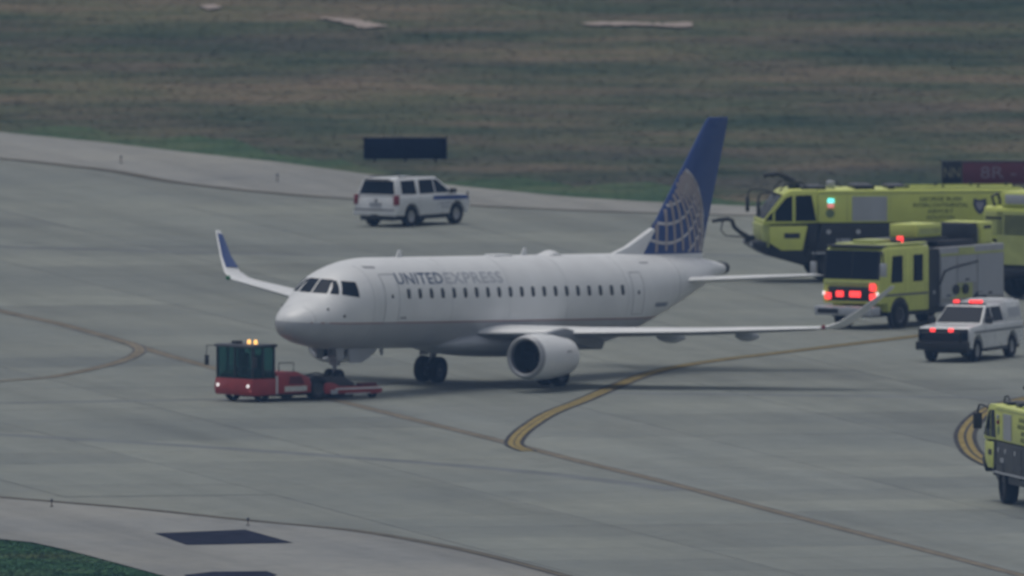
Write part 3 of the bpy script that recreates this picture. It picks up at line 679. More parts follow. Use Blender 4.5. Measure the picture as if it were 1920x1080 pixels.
B().box(1.85, 2.45, -.5, .5, .16, .3).box(.3, 1.9, -.8, .8, .18, .30).ob('chassis', DARKM, tug)
tw, tr = wheel_mesh(.43, .42), rim_mesh(.43, .42, DARKM)
for s in (-1, 1):
    w = link('wheel', tw, tug, (-.12, s * .86, .43)); link('rim', tr, w)
    w = link('wheel', wheel_mesh(.30, .26), tug, (2.45, s * .82, .30))
    arm = B().prism([(-.35, .22), (-.35, .62), (-.75, .62), (-1.1, .47), (-3.0, .43), (-3.1, .36), (-3.1, .20), (-2.9, .16)], s * .72, s * 1.08).ob('lift_arm', RED, tug, .03)
    B().box(-.85, -3.08, s * 1.083, s * 1.10, .345, .415).ob('white_stripe', SIGNWHT, arm)
    B().box(-.62, -.95, s * 1.083, s * 1.105, .20, .36).ob('step_plate', SILVER, arm)
    B().box(-2.1, -2.85, s * .75, s * 1.06, .44, .56).ob('arm_cover', mat('dark_red_recess', (.1, .015, .02)), arm, .03)
    B().box(-1.3, -2.5, s * 1.085, s * 1.10, .17, .22).ob('lower_rail', SILVER, arm)
    w = link('wheel', wheel_mesh(.17, .2), tug, (-2.75, s * .9, .17))
    B().prism([(-.45, .2), (-.45, .86), (-1.6, .80), (-2.1, .55), (-2.1, .2)], s * .56, s * .70).ob('cradle_side_plate', DARKM, tug, .03)
    B().cyl((3.10, s * .86, .60), (3.16, s * .86, .60), .06).ob('headlight', LWHT, tug)
    B().tube([(3.05, s * 1.05, 2.05), (3.25, s * 1.35, 2.03), (3.25, s * 1.38, 1.7)], .018).ob('mirror_bracket', PLASTIC, tug)
    B().box(3.2, 3.28, s * 1.28, s * 1.46, 1.30, 1.68).ob('mirror', PLASTIC, tug, .02)
B().tube([(.2, .62, .9), (-.3, .64, .98), (-.9, .6, .86), (-1.3, .5, .5)], .03).ob('hydraulic_hose', PLASTIC, tug)
B().tube([(1.7, .9, 1.1), (1.7, .9, 1.42), (1.0, .9, 1.40), (1.0, .9, 1.08)], .022).ob('hand_rail', PLASTIC, tug)
B().box(-.7, .2, -.55, .55, .25, .80).ob('gear_cradle', DARKM, tug, .04)
B().box(-1.2, -2.2, -.5, .5, .06, .20).ob('wheel_platform', DARKM, tug, .02)
B().cyl((3.10, .98, .46), (3.13, .98, .46), .05).ob('indicator_lamp', LPNK, tug)
for y in (.22, .60): B().cyl((2.55, y, 2.12), (2.55, y, 2.27), .07, .055).ob('amber_beacon', LAMB, tug)
B().box(2.5, 2.75, -.55, -.2, 2.12, 2.22).ob('roof_lamp', PLASTIC, tug, .02)

# ------------------------------------------------------------------ car body helpers
def arch(cx, cz, r, n=8, zb=.34): return [(cx - r * math.cos(math.pi * i / n), cz + r * math.sin(math.pi * i / n)) for i in range(n + 1)]
def make_wheels(parent, spots, r, w, rimm=RIM):
    tm, rm = wheel_mesh(r, w), rim_mesh(r * 1.12, w, rimm)
    for x, y in spots:
        o = link('wheel', tm, parent, (x, y, r)); link('rim', rm, o)
def cabin(zb, zt, xb0, xb1, xt0, xt1, wb, wt):
    """front xb1 and rear xb0 at the belt, xt1 and xt0 at the roof; returns skin functions"""
    def lerp(a, b, z): return a + (b - a) * (z - zb) / (zt - zb)
    ring = lambda z, x0, x1, w: [(x0, -w, z), (x1, -w, z), (x1, w, z), (x0, w, z)]
    b = B(); b.loft([ring(zb, xb0, xb1, wb), ring(zt, xt0, xt1, wt)])
    return b, (lambda z: lerp(wb, wt, z)), (lambda z: lerp(xb1, xt1, z)), (lambda z: lerp(xb0, xt0, z))
def side_glass(parent, wf, pts, name='side_window', m=GLASS, t=.008):
    for s in (1, -1):
        q = [(x, s * (wf(z) + .003), z) for x, z in pts]
        B().slab(q if s < 0 else q[::-1], t).ob(name, m, parent)

# ------------------------------------------------------------------ white police-style SUV driving away
fxs, fys = math.sin(R(36)), math.cos(R(36))
suv = thing('suv', 'white SUV with blue side stripe driving away beyond the airliner', 'suv', (-3.78, 123.2, 0), heading(fxs, fys))
prof = [(-2.46, .46)] + arch(-1.47, .42, .48) + arch(1.48, .42, .48) + [(2.16, .40), (2.28, .62), (2.27, .95), (2.12, 1.13), (1.35, 1.22), (-2.42, 1.20), (-2.50, .95), (-2.52, .60)]
B().prism(prof, -1.0, 1.0).ob('body', CARW, suv, .05)
b, wf, xf, xr = cabin(1.19, 1.87, -2.45, 1.42, -2.25, .35, .955, .76); b.ob('cabin', CARW, suv, .05)
side_glass(suv, wf, [(.15, 1.25), (1.08, 1.25), (.36, 1.76), (.15, 1.78)], 'front_side_window')
side_glass(suv, wf, [(-.90, 1.25), (.07, 1.25), (.07, 1.78), (-.82, 1.78)], 'rear_side_window')
side_glass(suv, wf, [(-2.05, 1.28), (-1.12, 1.25), (-1.08, 1.78), (-1.98, 1.78)], 'quarter_window')
B().slab([(xr(1.27) - .003, .84, 1.27), (xr(1.27) - .003, -.84, 1.27), (xr(1.78) - .003, -.70, 1.78), (xr(1.78) - .003, .70, 1.78)][::-1], .01).ob('rear_window', GLASS, suv)
B().slab([(xf(1.25) + .003, -.86, 1.25), (xf(1.25) + .003, .86, 1.25), (xf(1.80) + .003, .70, 1.80), (xf(1.80) + .003, -.70, 1.80)], .01).ob('windscreen', GLASS, suv)
B().box(-2.46, -2.32, -.6, .6, 1.80, 1.86).ob('rear_spoiler', PLASTIC, suv, .02)
for s in (1, -1):
    B().box(-2.54, -2.32, s * .86, s * 1.015, .86, 1.24).ob('tail_light', TAIL, suv, .02)
    B().box(2.12, 2.30, s * .62, s * 1.0, .80, .98).ob('headlight', mat('clear_lamp', (.6, .62, .65), .15), suv, .02)
    B().box(.95, 1.15, s * 1.0, s * 1.22, 1.22, 1.40).ob('wing_mirror', PLASTIC, suv, .03)
    B().slab([(-.1, s * 1.003, 1.00), (2.22, s * 1.003, .95), (2.14, s * 1.003, 1.10), (-.1, s * 1.003, 1.15)][::(1 if s < 0 else -1)], .004).ob('blue_stripe', CARBLUE, suv)
    for i, (x0, x1, z) in enumerate(((.30, 1.05, .84), (.42, .95, .70))): B().box(x0, x1, s * 1.003, s * 1.006, z - .04, z + .04).ob('door_decal', GREYDECAL, suv)
    for x in (.18, -.95): B().box(x - .008, x + .008, s * 1.0, s * 1.003, .52, 1.2).ob('door_seam', SEAM, suv)
    B().tube([(-2.0, s * .70, 1.90), (-1.0, s * .70, 1.93), (.1, s * .70, 1.90)], .02).ob('roof_rail', PLASTIC, suv)
    B().box(-1.0, 1.0, s * .85, s * 1.02, .28, .36).ob('running_board', PLASTIC, suv, .02)
B().box(-2.60, -2.40, -1.0, 1.0, .44, .68).ob('rear_bumper', CARW, suv, .04)
B().box(-2.62, -2.59, -.95, .95, .66, .70).ob('bumper_step', PLASTIC, suv)
B().box(-2.535, -2.51, -.28, .28, .80, .95).ob('number_plate_recess', GREYDECAL, suv)
B().ball((-2.51, 0, 1.05), .07, 10).ob('badge', METAL, suv)
B().box(-2.4, 2.1, -.8, .8, .26, .48).ob('underbody', PLASTIC, suv)
B().box(-2.60, -2.52, -.18, .18, .36, .5).ob('tow_hitch', PLASTIC, suv)
make_wheels(suv, [(-1.47, .86), (-1.47, -.86), (1.48, .86), (1.48, -.86)], .41, .29)

# ------------------------------------------------------------------ white pickup with red lights
fpx, fpy = -math.sin(R(21)), -math.cos(R(21))
pk = thing('pickup_truck', 'white crew pickup with covered bed and lit red lamps, right of the pumper', 'pickup', (16.98, 18.7, 0), heading(fpx, fpy))
prof = [(-2.95, .62)] + arch(-1.85, .46, .54) + arch(1.78, .46, .54) + [(2.62, .55), (2.80, .75), (2.80, 1.12), (2.66, 1.30), (1.30, 1.38), (-2.95, 1.34)]
B().prism(prof, -1.01, 1.01).ob('body', CARW, pk, .05)
b, wf, xf, xr = cabin(1.36, 2.02, -1.25, 1.30, -1.10, .42, .93, .76); b.ob('cabin', CARW, pk, .05)
side_glass(pk, wf, [(.10, 1.42), (1.0, 1.42), (.42, 1.94), (.10, 1.95)], 'front_side_window')
side_glass(pk, wf, [(-1.05, 1.42), (.0, 1.42), (.0, 1.95), (-.98, 1.93)], 'rear_side_window')
B().slab([(xf(1.41) + .003, -.86, 1.41), (xf(1.41) + .003, .86, 1.41), (xf(1.96) + .003, .72, 1.96), (xf(1.96) + .003, -.72, 1.96)], .01).ob('windscreen', GLASS, pk)
b, wf2, _, _ = cabin(1.33, 2.10, -2.95, -1.27, -2.90, -1.30, .98, .86); b.ob('bed_cover', CARW, pk, .05)
side_glass(pk, wf2, [(-2.7, 1.50), (-1.5, 1.50), (-1.5, 1.85), (-2.7, 1.85)], 'cover_panel', SILVER)
B().box(-2.8, -1.4, -.7, .7, 2.10, 2.16).ob('roof_box', CARW, pk, .03)
B().box(2.76, 2.87, -.98, .98, .60, 1.25).ob('grille', BLACKP, pk, .02)
B().box(2.74, 3.02, -1.04, 1.04, .46, .78).ob('front_bumper', PLASTIC, pk, .05)
B().tube([(2.95, -.75, .5), (3.05, -.75, 1.1), (3.05, .75, 1.1), (2.95, .75, .5)], .04).ob('bull_bar', PLASTIC, pk)
for s in (1, -1):
    B().box(2.66, 2.885, s * .74, s * .97, .88, 1.10).ob('headlight', GLASS, pk, .02)
    B().box(2.84, 2.91, s * .36 + .14 * -1 + .0, s * .36 + .06, 1.14, 1.27).ob('grille_lamp', LRED, pk, .02)
    B().box(.95, 1.13, s * 1.0, s * 1.27, 1.38, 1.62).ob('wing_mirror', PLASTIC, pk, .03)
    B().box(-1.2, 1.0, s * .88, s * 1.06, .36, .44).ob('running_board', PLASTIC, pk, .02)
    for x in (.06, -1.15, 1.12): B().box(x - .008, x + .008, s * 1.01, s * 1.013, .62, 1.34).ob('door_seam', SEAM, pk)
    B().box(-2.9, 2.2, s * 1.01, s * 1.022, 1.06, 1.13).ob('side_moulding', mat('dark_grey_trim', (.12, .125, .13), .5), pk)
B().box(-.1, .22, -.62, .62, 2.02, 2.08).ob('light_bar_base', PLASTIC, pk, .02)
for y0, y1 in ((-.60, -.44), (.02, .18), (.24, .48)): B().box(-.08, .20, y0, y1, 2.085, 2.19).ob('light_bar_lamp', LRED, pk, .02)
B().box(-2.9, 2.6, -.85, .85, .34, .62).ob('underbody', PLASTIC, pk)
make_wheels(pk, [(-1.85, .86), (-1.85, -.86), (1.78, .86), (1.78, -.86)], .42, .30)

# ------------------------------------------------------------------ big airport crash tenders
def tender(name, label, loc, rz, lit=False, boom=False):
    t = thing(name, label, 'fire truck', loc, rz, 'lime yellow airport crash tenders')
    # upper body band and raked cab
    B().prism([(-5.1, 2.26), (-5.1, 3.42), (-4.9, 3.5), (2.95, 3.5), (2.95, 2.26)], -1.5, 1.5).ob('upper_body', LIME, t, .04)
    cabp = [(2.96, 2.26), (2.96, 3.52), (4.0, 3.50), (4.25, 3.38), (5.05, 2.34), (5.02, 2.2)]
    cabm = B().prism(cabp, -1.48, 1.48).ob('cab', LIME, t, .05)
    for s in (1, -1):
        yy = s * 1.483
        for pts, nm in (([(3.02, 2.33), (3.82, 2.33), (3.82, 3.30), (2.66 + .55, 3.32)], 'rear_side_window'), ([(3.94, 2.33), (4.60, 2.33), (4.60, 2.70), (4.18, 3.22), (3.94, 3.30)], 'front_side_window'), ([(4.70, 2.36), (4.98, 2.36), (4.70, 2.70)], 'corner_window')):
            q = [(x, yy, z) for x, z in pts]; B().slab(q if s < 0 else q[::-1], .01).ob(nm, GLASS, cabm)
        # silver roller shutter with its slats
        sh = B().box(.32, 1.66, s * 1.502, s * 1.512, 2.32, 3.26).ob('roller_shutter', SILVER, t)
        sm = B().box(.35, 1.63, s * 1.512, s * 1.522, 0, .085).mesh('shutter_slat', SILVER)
        for k in range(10): link('shutter_slat', sm, sh, (0, 0, 2.335 + k * .092))
        for x in (1.85, .2, -4.15):
            B().box(x - .012, x + .012, s * 1.5, s * 1.505, 2.3, 3.45).ob('panel_seam', LIMED, t)
        B().box(-5.0, 2.9, s * 1.5, s * 1.52, 3.36, 3.42).ob('trim_rail', LIMED, t)
        for k, (tx, wdt) in enumerate((('GEORGE BUSH', 1.62), ('INTERCONTINENTAL', 2.1), ('AIRPORT', 1.0), ('HOUSTON', 1.05))):
            me = text_mesh('lettering', tx, .22, GREYTXT, .003, width=wdt, bold=.006)
            islands(me, 'letter', t, (-1.72, s * 1.506, 3.14 - k * .235), (R(90), 0, 0 if s < 0 else R(180)))
        shp = [(-.24, .26), (0, .20), (.24, .26), (.26, 0), (.14, -.24), (0, -.36), (-.14, -.24), (-.26, 0)]
        bd = B().slab([(-3.22 + a, s * 1.506, 2.90 + c) for a, c in (shp if s > 0 else shp[::-1])], .004).ob('shield_badge', mat('badge_navy', (.05, .055, .10), .5), t)
        B().slab([(-3.22 + a * .55, s * 1.5125, 2.90 + c * .55) for a, c in (shp if s > 0 else shp[::-1])], .004).ob('badge_centre', mat('badge_grey', (.28, .28, .36), .5), bd)
        B().cyl((2.5, s * 1.5, 2.62), (2.5, s * 1.512, 2.62), .17).ob('round_decal', mat('green_decal', (.14, .20, .10), .6), t)
        B().box(2.36, 2.60, s * 1.5, s * 1.56, 3.02, 3.18).ob('warning_lamp', LCYA if lit else SILVER, t, .02)
        B().box(2.36, 2.60, s * 1.5, s * 1.56, 2.84, 2.99).ob('warning_lamp', LPNK if lit else TAIL, t, .02)
        # lower side: black panels, steps, door
        B().prism([(3.55, 1.22), (4.35, 1.22), (4.80, 1.5), (4.83, 2.15), (3.35, 2.15)], s * 1.40, s * 1.49).ob('cab_lower_panel', LIME, t, .03)
        B().box(3.65, 4.25, s * 1.49, s * 1.497, 1.68, 1.88).ob('grab_recess', BLACKP, t)
        B().prism([(-5.0, 1.15), (-4.35, 1.15)] + arch(-3.55, .95, .76)[0:0] + [(3.0, 1.15), (2.85, 2.22), (-5.0, 2.22)], s * 1.36, s * 1.485).ob('side_panel', BLACKP, t, .02)
        B().box(-5.0, 3.2, s * 1.40, s * 1.53, 1.08, 1.15).ob('running_board', SILVER, t, .01)
        for x in (2.55, 1.42, -.2): B().cyl((x, s * 1.485, 1.92), (x, s * 1.51, 1.92), .09).ob('marker_lamp', mat('pale_lens', (.45, .47, .52), .3), t)
        for x0, x1 in ((1.72, 2.10), (2.14, 2.26)): B().box(x0, x1, s * 1.486, s * 1.495, 1.50, 1.66).ob('number_decal', GREYDECAL, t)
        # mirrors on hoops
        B().tube([(4.35, s * 1.42, 3.30), (4.75, s * 1.55, 3.42), (5.15, s * 1.62, 3.40), (5.25, s * 1.64, 3.25), (5.27, s * 1.64, 2.9)], .035).ob('mirror_hoop', PLASTIC, t)
        B().box(5.20, 5.32, s * 1.50, s * 1.82, 2.55, 3.12).ob('mirror', PLASTIC, t, .04)
        B().box(4.75, 5.25, s * .55, s * 1.3, 1.28, 1.6).ob('headlight_cluster', BLACKP, t, .04)
        # rear face
        B().box(-5.16, -5.1, s * .55, s * 1.42, 2.4, 3.3).ob('rear_panel', LIMED, t, .02)
        B().box(-5.17, -5.1, s * .95, s * 1.4, 1.25, 2.15).ob('rear_lower_panel', LIME, t, .02)
        B().box(-5.20, -5.16, s * 1.15, s * 1.35, 1.95, 2.1).ob('tail_light', TAIL, t)
        B().box(-5.2, -5.16, s * .62, s * 1.35, 3.02, 3.10).ob('rear_grab_rail', PLASTIC, t)
        B().box(3.3, 3.0, s * 1.484, s * 1.5, 1.3, 2.2).ob('step_panel', BLACKP, t)
        for k in range(4): B().box(-4.6 + k * 1.35, -4.52 + k * 1.35, s * 1.1, s * 1.18, 3.5, 3.66).ob('rail_post', PLASTIC, t)
        B().box(5.42, 5.5, s * 1.0, s * 1.3, 1.38, 1.52).ob('bumper_lamp', SILVER, t, .02)
        for x0, x1 in ((-1.2, .1), (-2.9, -1.5)): B().box(x0, x1, s * 1.486, s * 1.5, 1.3, 2.1).ob('lower_locker', mat('locker_charcoal', (.03, .032, .04), .5), t)
    B().tube([(3.2, .9, 3.55), (3.6, .9, 3.78), (4.1, .9, 3.74), (4.35, .9, 3.45)], .035).ob('nose_hoop', PLASTIC, t)
    B().tube([(3.2, -.9, 3.55), (3.6, -.9, 3.78), (4.1, -.9, 3.74), (4.35, -.9, 3.45)], .035).ob('nose_hoop', PLASTIC, t)
    B().tube([(4.95, .75, 2.5), (4.62, .5, 2.95)], .018).ob('wiper', PLASTIC, t); B().tube([(4.95, -.55, 2.5), (4.62, -.8, 2.95)], .018).ob('wiper', PLASTIC, t)
    # windscreen in two raked panes
    def wsc(y0, y1):
        a = Vector((4.25, 0, 3.38)); c = Vector((5.05, 0, 2.34)); p_ = a.lerp(c, .06); q_ = a.lerp(c, .94); nn = Vector((.79, 0, .61)) * .012
        B().slab([(q_.x + nn.x, y0, q_.z + nn.z), (q_.x + nn.x, y1, q_.z + nn.z), (p_.x + nn.x, y1, p_.z + nn.z), (p_.x + nn.x, y0, p_.z + nn.z)], .01).ob('windscreen_pane', GLASS, cabm)
    wsc(-1.36, -.04); wsc(.04, 1.36)
    B().prism([(5.05, 1.45), (5.1, 2.2), (4.8, 2.25), (4.8, 1.3)], -1.40, 1.40).ob('front_panel', LIMED, t, .04)
    B().prism([(4.9, 1.02), (5.42, 1.34), (5.46, 1.58), (4.9, 1.56)], -1.45, 1.45).ob('front_bumper', BLACKP, t, .04)
    B().prism([(4.9, 1.04), (3.45, .62), (3.3, 1.2), (4.8, 1.55)], -1.2, 1.2).ob('skid_plate', BLACKP, t, .03)
    B().prism([(-5.0, 1.0), (-4.6, .75), (3.4, .75), (4.8, 1.3), (4.8, 2.25), (-5.0, 2.25)], -1.30, 1.30).ob('chassis', BLACKP, t)
    B().box(-5.16, -5.1, -.85, .85, 1.3, 3.3).ob('rear_grille', LIMED, t)
    for k in range(7): B().box(-5.19, -5.165, -.5, .5, 2.45 + k * .11, 2.50 + k * .11).ob('grille_louvre', BLACKP, t)
    B().box(-5.35, -5.1, -1.4, 1.4, .95, 1.18).ob('rear_bumper', BLACKP, t, .03)
    # roof kit
    B().cyl((3.7, 0, 3.5), (3.7, 0, 3.72), .22).cyl((3.7, 0, 3.75), (4.05, 0, 3.95), .12).tube([(4.0, 0, 3.94), (4.3, 0, 4.06), (4.6, 0, 4.04)], .09).cyl((4.55, 0, 4.04), (4.85, 0, 4.0), .06, .09).ob('roof_turret', PLASTIC, t)
    for x0, x1, h in ((3.5, 2.6, .12), (1.5, .75, .16), (.2, -.5, .14)): B().box(x1, x0, -1.1, 1.1, 3.5, 3.5 + h).ob('roof_locker', BLACKP, t, .03)
    B().tube([(2.7, -1.2, 3.52), (2.5, -1.2, 3.66), (1.9, -1.2, 3.66), (1.75, -1.2, 3.52)], .03).ob('roof_rail', PLASTIC, t)
    B().box(2.15, 2.4, -.5, .2, 3.5, 3.78).ob('roof_lamp', SILVER, t, .03)
    B().box(-4.8, 0, 1.1, 1.2, 3.5, 3.58).box(-4.8, 0, -1.2, -1.1, 3.5, 3.58).ob('roof_edge_rail', LIMED, t)
    # bumper turret reaching forward with its hose
    B().tube([(5.3, .3, 1.6), (5.75, .3, 1.85), (6.0, .3, 2.05), (6.1, .3, 2.32), (6.25, .3, 2.38), (6.65, .3, 2.34)], .085).cyl((6.3, .3, 2.37), (6.85, .3, 2.30), .05, .075).box(5.25, 5.6, .1, .5, 1.5, 1.75).ob('bumper_turret', PLASTIC, t)
    B().tube([(6.45, .3, 2.30), (6.52, .3, 1.95), (6.35, .3, 1.75), (6.0, .3, 1.72), (5.5, .3, 1.68)], .028).ob('turret_hose', PLASTIC, t)
    sp = [(x, y) for x in (2.5, -1.9, -3.5) for y in (1.12, -1.12)]
    make_wheels(t, sp, .70, .52, DARKM)
    for x in (2.5, -1.9, -3.5):
        for s in (1, -1): B().prism([(x - .95, 1.0), (x - .7, 1.5), (x + .7, 1.5), (x + .95, 1.0), (x + .8, 1.0), (x + .6, 1.4), (x - .6, 1.4), (x - .8, 1.0)], s * 1.3, s * 1.5).ob('mudguard', BLACKP, t)
    if boom:
        B().prism([(-5.05, 3.5), (-5.05, 4.05), (-1.2, 4.05), (-.6, 3.5)], -.75, .75).ob('roof_boom_housing', LIME, t, .06)
        B().box(-5.12, -5.05, -.5, .5, 3.6, 3.95).ob('boom_end_plate', SILVER, t, .02)
        for y in (-1.15, 1.15): B().tube([(-4.9, y, 3.52), (-5.05, y, 3.85), (-4.7, y, 3.95), (-4.4, y, 3.52)], .06).ob('hose_hoop', PLASTIC, t)
    return t
tender('crash_tender', 'lime yellow crash tender side-on behind the tail with lettered side and black bumper turret', (14.35, 79.0, 0), heading(-math.cos(R(7)), -math.sin(R(7))), True)
tender('crash_tender', 'lime yellow crash tender seen from behind at the right edge above the pickup', (22.0, 68.2, 0), heading(math.sin(R(36)), math.cos(R(36))), boom=True)
tender('crash_tender', 'lime yellow crash tender cut by the frame in the lower right', (19.3, -87.5, 0), heading(-.208, .978))

# ------------------------------------------------------------------ pumper with roller shutters
fex, fey = -math.sin(R(33)), -math.cos(R(33))
pm = thing('fire_engine', 'lime yellow pumper with lit red front lamps and silver shutters behind the wingtip', 'fire truck', (15.05, 45.0, 0), heading(fex, fey))
B().prism([(.9, .62), (.9, 3.02), (3.95, 3.05), (4.18, 2.9), (4.36, 1.75), (4.36, .95), (3.75, .95)] + [(3.65, .62)], -1.25, 1.25).ob('cab', LIME, pm, .05)
B().box(.88, 3.72, -1.15, 1.15, 3.05, 3.17).ob('cab_roof', LIMED, pm, .05)
for y0, y1 in ((-1.14, -.03), (.03, 1.14)):
    B().slab([(4.358, y0, 1.90), (4.358, y1, 1.90), (4.207, y1, 2.90), (4.207, y0, 2.90)], .012).ob('windscreen_pane', GLASS, pm)
B().slab([(4.352, -1.246, 1.86), (4.352, 1.246, 1.86), (4.196, 1.246, 2.93), (4.196, -1.246, 2.93)], .004).ob('windscreen_surround', BLACKP, pm)
B().box(4.36, 4.42, -1.15, 1.15, 1.66, 1.80).ob('cowl_panel', LIMED, pm, .02)
B().box(3.75, 4.22, -1.2, 1.2, 3.052, 3.12).ob('roof_visor', BLACKP, pm, .02)
B().box(4.355, 4.40, -1.0, 1.0, 1.05, 1.58).ob('grille', BLACKP, pm, .02)
B().box(4.36, 4.40, -.95, .95, 1.585, 1.645).ob('front_trim', LIMED, pm, .02)
B().box(4.3, 4.95, -1.28, 1.28, .52, .86).ob('front_bumper', SILVER, pm, .05)
B().box(4.9, 4.96, -1.1, -.2, .6, .78).ob('bumper_recess', BLACKP, pm)
for y0, y1 in ((-.62, -.30), (-.02, .46)): B().box(4.40, 4.46, y0, y1, 1.20, 1.42).ob('grille_lamp', LRED, pm, .02)
for s in (1, -1):
    B().box(4.37, 4.45, s * .86, s * 1.12, 1.10, 1.34).ob('warning_lamp', LRED, pm, .02)
    if s > 0: B().box(4.37, 4.45, s * .86, s * 1.12, 1.44, 1.72).ob('warning_lamp', LRED, pm, .02)
    B().box(4.37, 4.43, s * 1.15, s * 1.24, 1.26, 1.40).ob('headlight', LWHT, pm, .02)
    for pts, nm in (([(2.75, 1.72), (3.55, 1.72), (3.45, 2.72), (2.75, 2.72)], 'front_door_window'), ([(1.35, 1.72), (2.0, 1.72), (2.0, 2.72), (1.35, 2.72)], 'rear_door_window')):
        q = [(x, s * 1.252, z) for x, z in pts]; B().slab(q if s < 0 else q[::-1], .01).ob(nm, GLASS, pm)
    for x in (1.15, 2.2, 2.55, 3.75): B().box(x - .01, x + .01, s * 1.25, s * 1.256, .8, 2.85).ob('door_seam', LIMED, pm)
    B().box(1.0, 4.2, s * 1.25, s * 1.262, 1.22, 1.30).ob('side_stripe', mat('dark_grey_trim', (.12, .125, .13)), pm)
    B().cyl((2.95, s * 1.16, .52), (2.95, s * 1.253, .52), .66, n=28).ob('wheel_arch', BLACKP, pm)
    B().tube([(4.1, s * 1.2, 2.9), (4.5, s * 1.5, 2.85), (4.55, s * 1.55, 2.5)], .03).ob('mirror_bracket', PLASTIC, pm)
    B().box(4.48, 4.6, s * 1.42, s * 1.68, 2.0, 2.5).ob('mirror', SILVER, pm, .03)
    # body side: shutters, pump panel
    for x0, x1, z0, z1 in ((-.95, .1, 1.0, 2.55), (-2.35, -1.05, 1.55, 2.55), (-4.2, -2.45, 1.0, 2.55)):
        shu = B().box(x0, x1, s * 1.25, s * 1.26, z0, z1).ob('roller_shutter', SILVER, pm)
        nsl = int((z1 - z0) / .13); sm = B().box(x0 + .03, x1 - .03, s * 1.26, s * 1.272, 0, .11).mesh('shutter_slat', SILVER)
        for k in range(nsl): link('shutter_slat', sm, shu, (0, 0, z0 + .02 + k * (z1 - z0 - .03) / nsl))
    B().box(-2.2, -1.15, s * 1.25, s * 1.275, 2.6, 2.86).ob('side_sign_panel', LIMED, pm)
    B().tube([(.2, s * 1.29, 1.55), (-.1, s * 1.30, 2.0), (-.6, s * 1.30, 2.12), (-2.4, s * 1.29, 2.3)], .035).ob('side_hose', PLASTIC, pm)
    for x in (-.9, -1.55): B().cyl((x, s * 1.25, 1.30), (x, s * 1.34, 1.30), .19).ob('suction_port', BLACKP, pm)
    B().box(-2.1, -.55, s * 1.24, s * 1.262, .95, 1.52).ob('pump_panel', LIMED, pm)
    for k in range(5): B().cyl((-.7 - k * .27, s * 1.275, 1.42 + .05 * (k % 2)), (-.7 - k * .27, s * 1.30, 1.42 + .05 * (k % 2)), .045).ob('gauge', SILVER, pm)
    for x in (-.42, -1.7, -3.3): B().box(x - .12, x + .12, s * 1.272, s * 1.30, 1.06 if x != -1.7 else 1.62, 1.12 if x != -1.7 else 1.68).ob('shutter_handle', PLASTIC, pm)
    B().box(-4.25, .1, s * 1.25, s * 1.27, 2.58, 2.66).ob('body_trim', LIMED, pm)
    B().box(-2.2, 0, s * 1.24, s * 1.30, .70, .80).ob('tread_step', SILVER, pm)
    B().cyl((-2.6, s * 1.16, .52), (-2.6, s * 1.262, .52), .66, n=28).ob('wheel_arch', BLACKP, pm)
    B().box(.1, .85, s * 1.15, s * 1.2, .8, 2.7).ob('crosslay_panel', BLACKP, pm)
    B().cyl((.5, s * 1.2, 1.25), (.5, s * 1.23, 1.25), .07).ob('gauge', SILVER, pm)
B().box(-4.3, .12, -1.25, 1.25, .70, 2.90).ob('body', mat('pumper_body_grey', (.33, .34, .36), .45, .2, var=.15), pm, .03)
B().box(.1, .9, -1.18, 1.18, .7, 2.85).ob('pump_bay', BLACKP, pm)
B().box(-4.0, 4.3, -.9, .9, .45, .72).ob('chassis', BLACKP, pm)
B().box(-.95, .75, -.62, .62, 3.28, 3.78).ob('roof_locker', LIME, pm, .04)
B().box(-.85, .65, .622, .63, 3.40, 3.62).ob('locker_recess', LIMED, pm)
B().box(-1.0, 2.4, -.85, .85, 3.17, 3.27).ob('roof_platform', BLACKP, pm)
B().box(2.4, 3.5, -.5, .5, 3.17, 3.30).ob('roof_hatch', LIMED, pm, .04)
B().cyl((2.15, .75, 3.17), (2.15, .75, 3.40), .12).ob('roof_beacon', LRED, pm)
B().box(-4.15, -3.35, -.85, .85, 2.9, 3.72).ob('rear_locker', LIME, pm, .05)
B().box(-4.0, -3.5, .852, .862, 3.46, 3.58).ob('locker_handle', BLACKP, pm)
B().box(-3.34, -3.32, -.5, .7, 3.0, 3.5).ob('locker_decal', GREYDECAL, pm)
B().box(-3.3, -2.7, -.7, .7, 2.9, 3.68).ob('monitor_housing', BLACKP, pm, .04)
B().box(-2.6, -.1, .5, 1.0, 2.9, 3.12).ob('hose_bed_cover', BLACKP, pm, .03)
b = B()
for y in (-.9, -.4): b.box(-4.2, 0, y - .03, y + .03, 3.0, 3.12)
for k in range(12): b.box(-4.0 + k * .33, -3.96 + k * .33, -.9, -.4, 3.04, 3.08)
b.ob('ladder', SILVER, pm)
make_wheels(pm, [(2.95, 1.15), (2.95, -1.15), (-2.6, 1.16), (-2.6, -1.16)], .52, .36, SILVER)

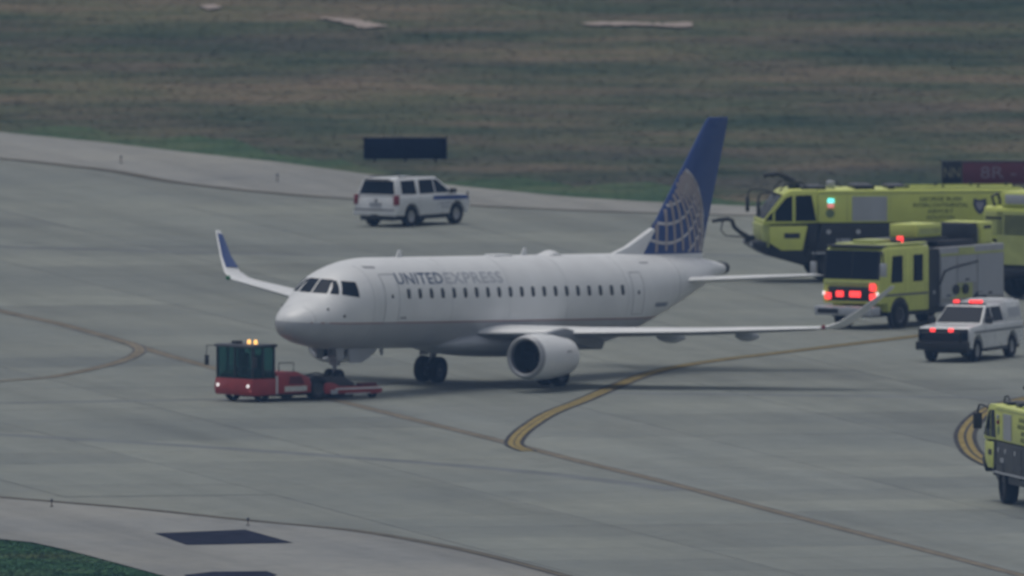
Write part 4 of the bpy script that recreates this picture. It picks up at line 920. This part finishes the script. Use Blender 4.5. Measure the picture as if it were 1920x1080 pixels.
# ------------------------------------------------------------------ airfield signs and edge lights
sg = thing('airfield_sign', 'dark unlit airfield sign standing in the grass behind the SUV', 'sign', (-4.19, 176.0, 0), 0)
B().box(-1.64, 1.64, -.09, .09, .06, .88).ob('panel', SIGNBACK, sg, .015)
for x in (-1.2, 0, 1.2): B().box(x - .05, x + .05, -.05, .05, -.05, .08).ob('leg', DARKM, sg)
B().box(-1.67, 1.67, -.11, .11, .88, .92).ob('cap_rail', DARKM, sg)
rs = thing('runway_sign', 'red and black holding sign reading 8R-26L behind the crash tenders', 'sign', (18.95, 154.0, 0), 0)
B().box(-2.2, -1.42, -.10, .10, .12, .98).ob('location_panel', SIGNBLK, rs, .015); B().box(-1.40, 2.3, -.10, .10, .12, .98).ob('runway_panel', SIGNRED, rs, .015)
for x in (-1.98, -1.64): link('letter', text_mesh('letter', 'N', .56, SIGNYEL, .004, width=.28), rs, (x, -.106, .55), (R(90), 0, 0))
islands(text_mesh('lettering', '8R - 26L', .66, SIGNTXT, .004, width=2.9), 'letter', rs, (.75, -.106, .55), (R(90), 0, 0))
B().box(-2.25, 2.35, -.12, .12, .98, 1.03).ob('cap_rail', DARKM, rs)
for x in (-1.8, -.6, .6, 1.9): B().box(x - .05, x + .05, -.05, .05, -.05, .12).ob('leg', DARKM, rs)
LLAB = ['farthest left slim taxiway edge light on the far shoulder', 'slim taxiway edge light on far shoulder, midway between frame edge and SUV', 'slim taxiway edge light just right of the SUV', 'slim taxiway edge light at the left on the near shoulder', 'slim taxiway edge light above the black painted marking']
for (x, y), lb in zip([(-15.35, 174.3), (-9.16, 159.16), (-1.72, 144.63), (-16.37, -87.31), (-9.34, -100.1)], LLAB):
    e = thing('edge_light', lb, 'edge light', (x, y, 0), 0, 'taxiway edge lights')
    B().cyl((0, 0, -.01), (0, 0, .02), .07).ob('base_plate', DARKM, e); B().cyl((0, 0, .02), (0, 0, .20), .02).ob('stem', mat('stake_orange', (.16, .10, .06), .6), e)
    B().lathe([(.19, .045), (.24, .045), (.27, .035), (.29, .001)], d=(0, 0, 1), n=14).ob('lens', mat('blue_lens', (.05, .055, .08), .3), e)

# ------------------------------------------------------------------ haze over the airfield
HZ = bpy.data.materials.new('haze_air'); HZ.use_nodes = True; n = HZ.node_tree.nodes; l = HZ.node_tree.links
for q in list(n):
    if q.type == 'BSDF_PRINCIPLED': n.remove(q)
pv = n.new('ShaderNodeVolumePrincipled'); pv.inputs['Color'].default_value = (.27, .50, .95, 1); pv.inputs['Density'].default_value = .000042; pv.inputs['Anisotropy'].default_value = 0.0
l.new(pv.outputs[0], [q for q in n if q.type == 'OUTPUT_MATERIAL'][0].inputs['Volume'])
hb = B().box(-9500, 9500, -9500, 9500, -1.05, 133).ob('haze', HZ, smooth=False); hb['kind'] = 'stuff'
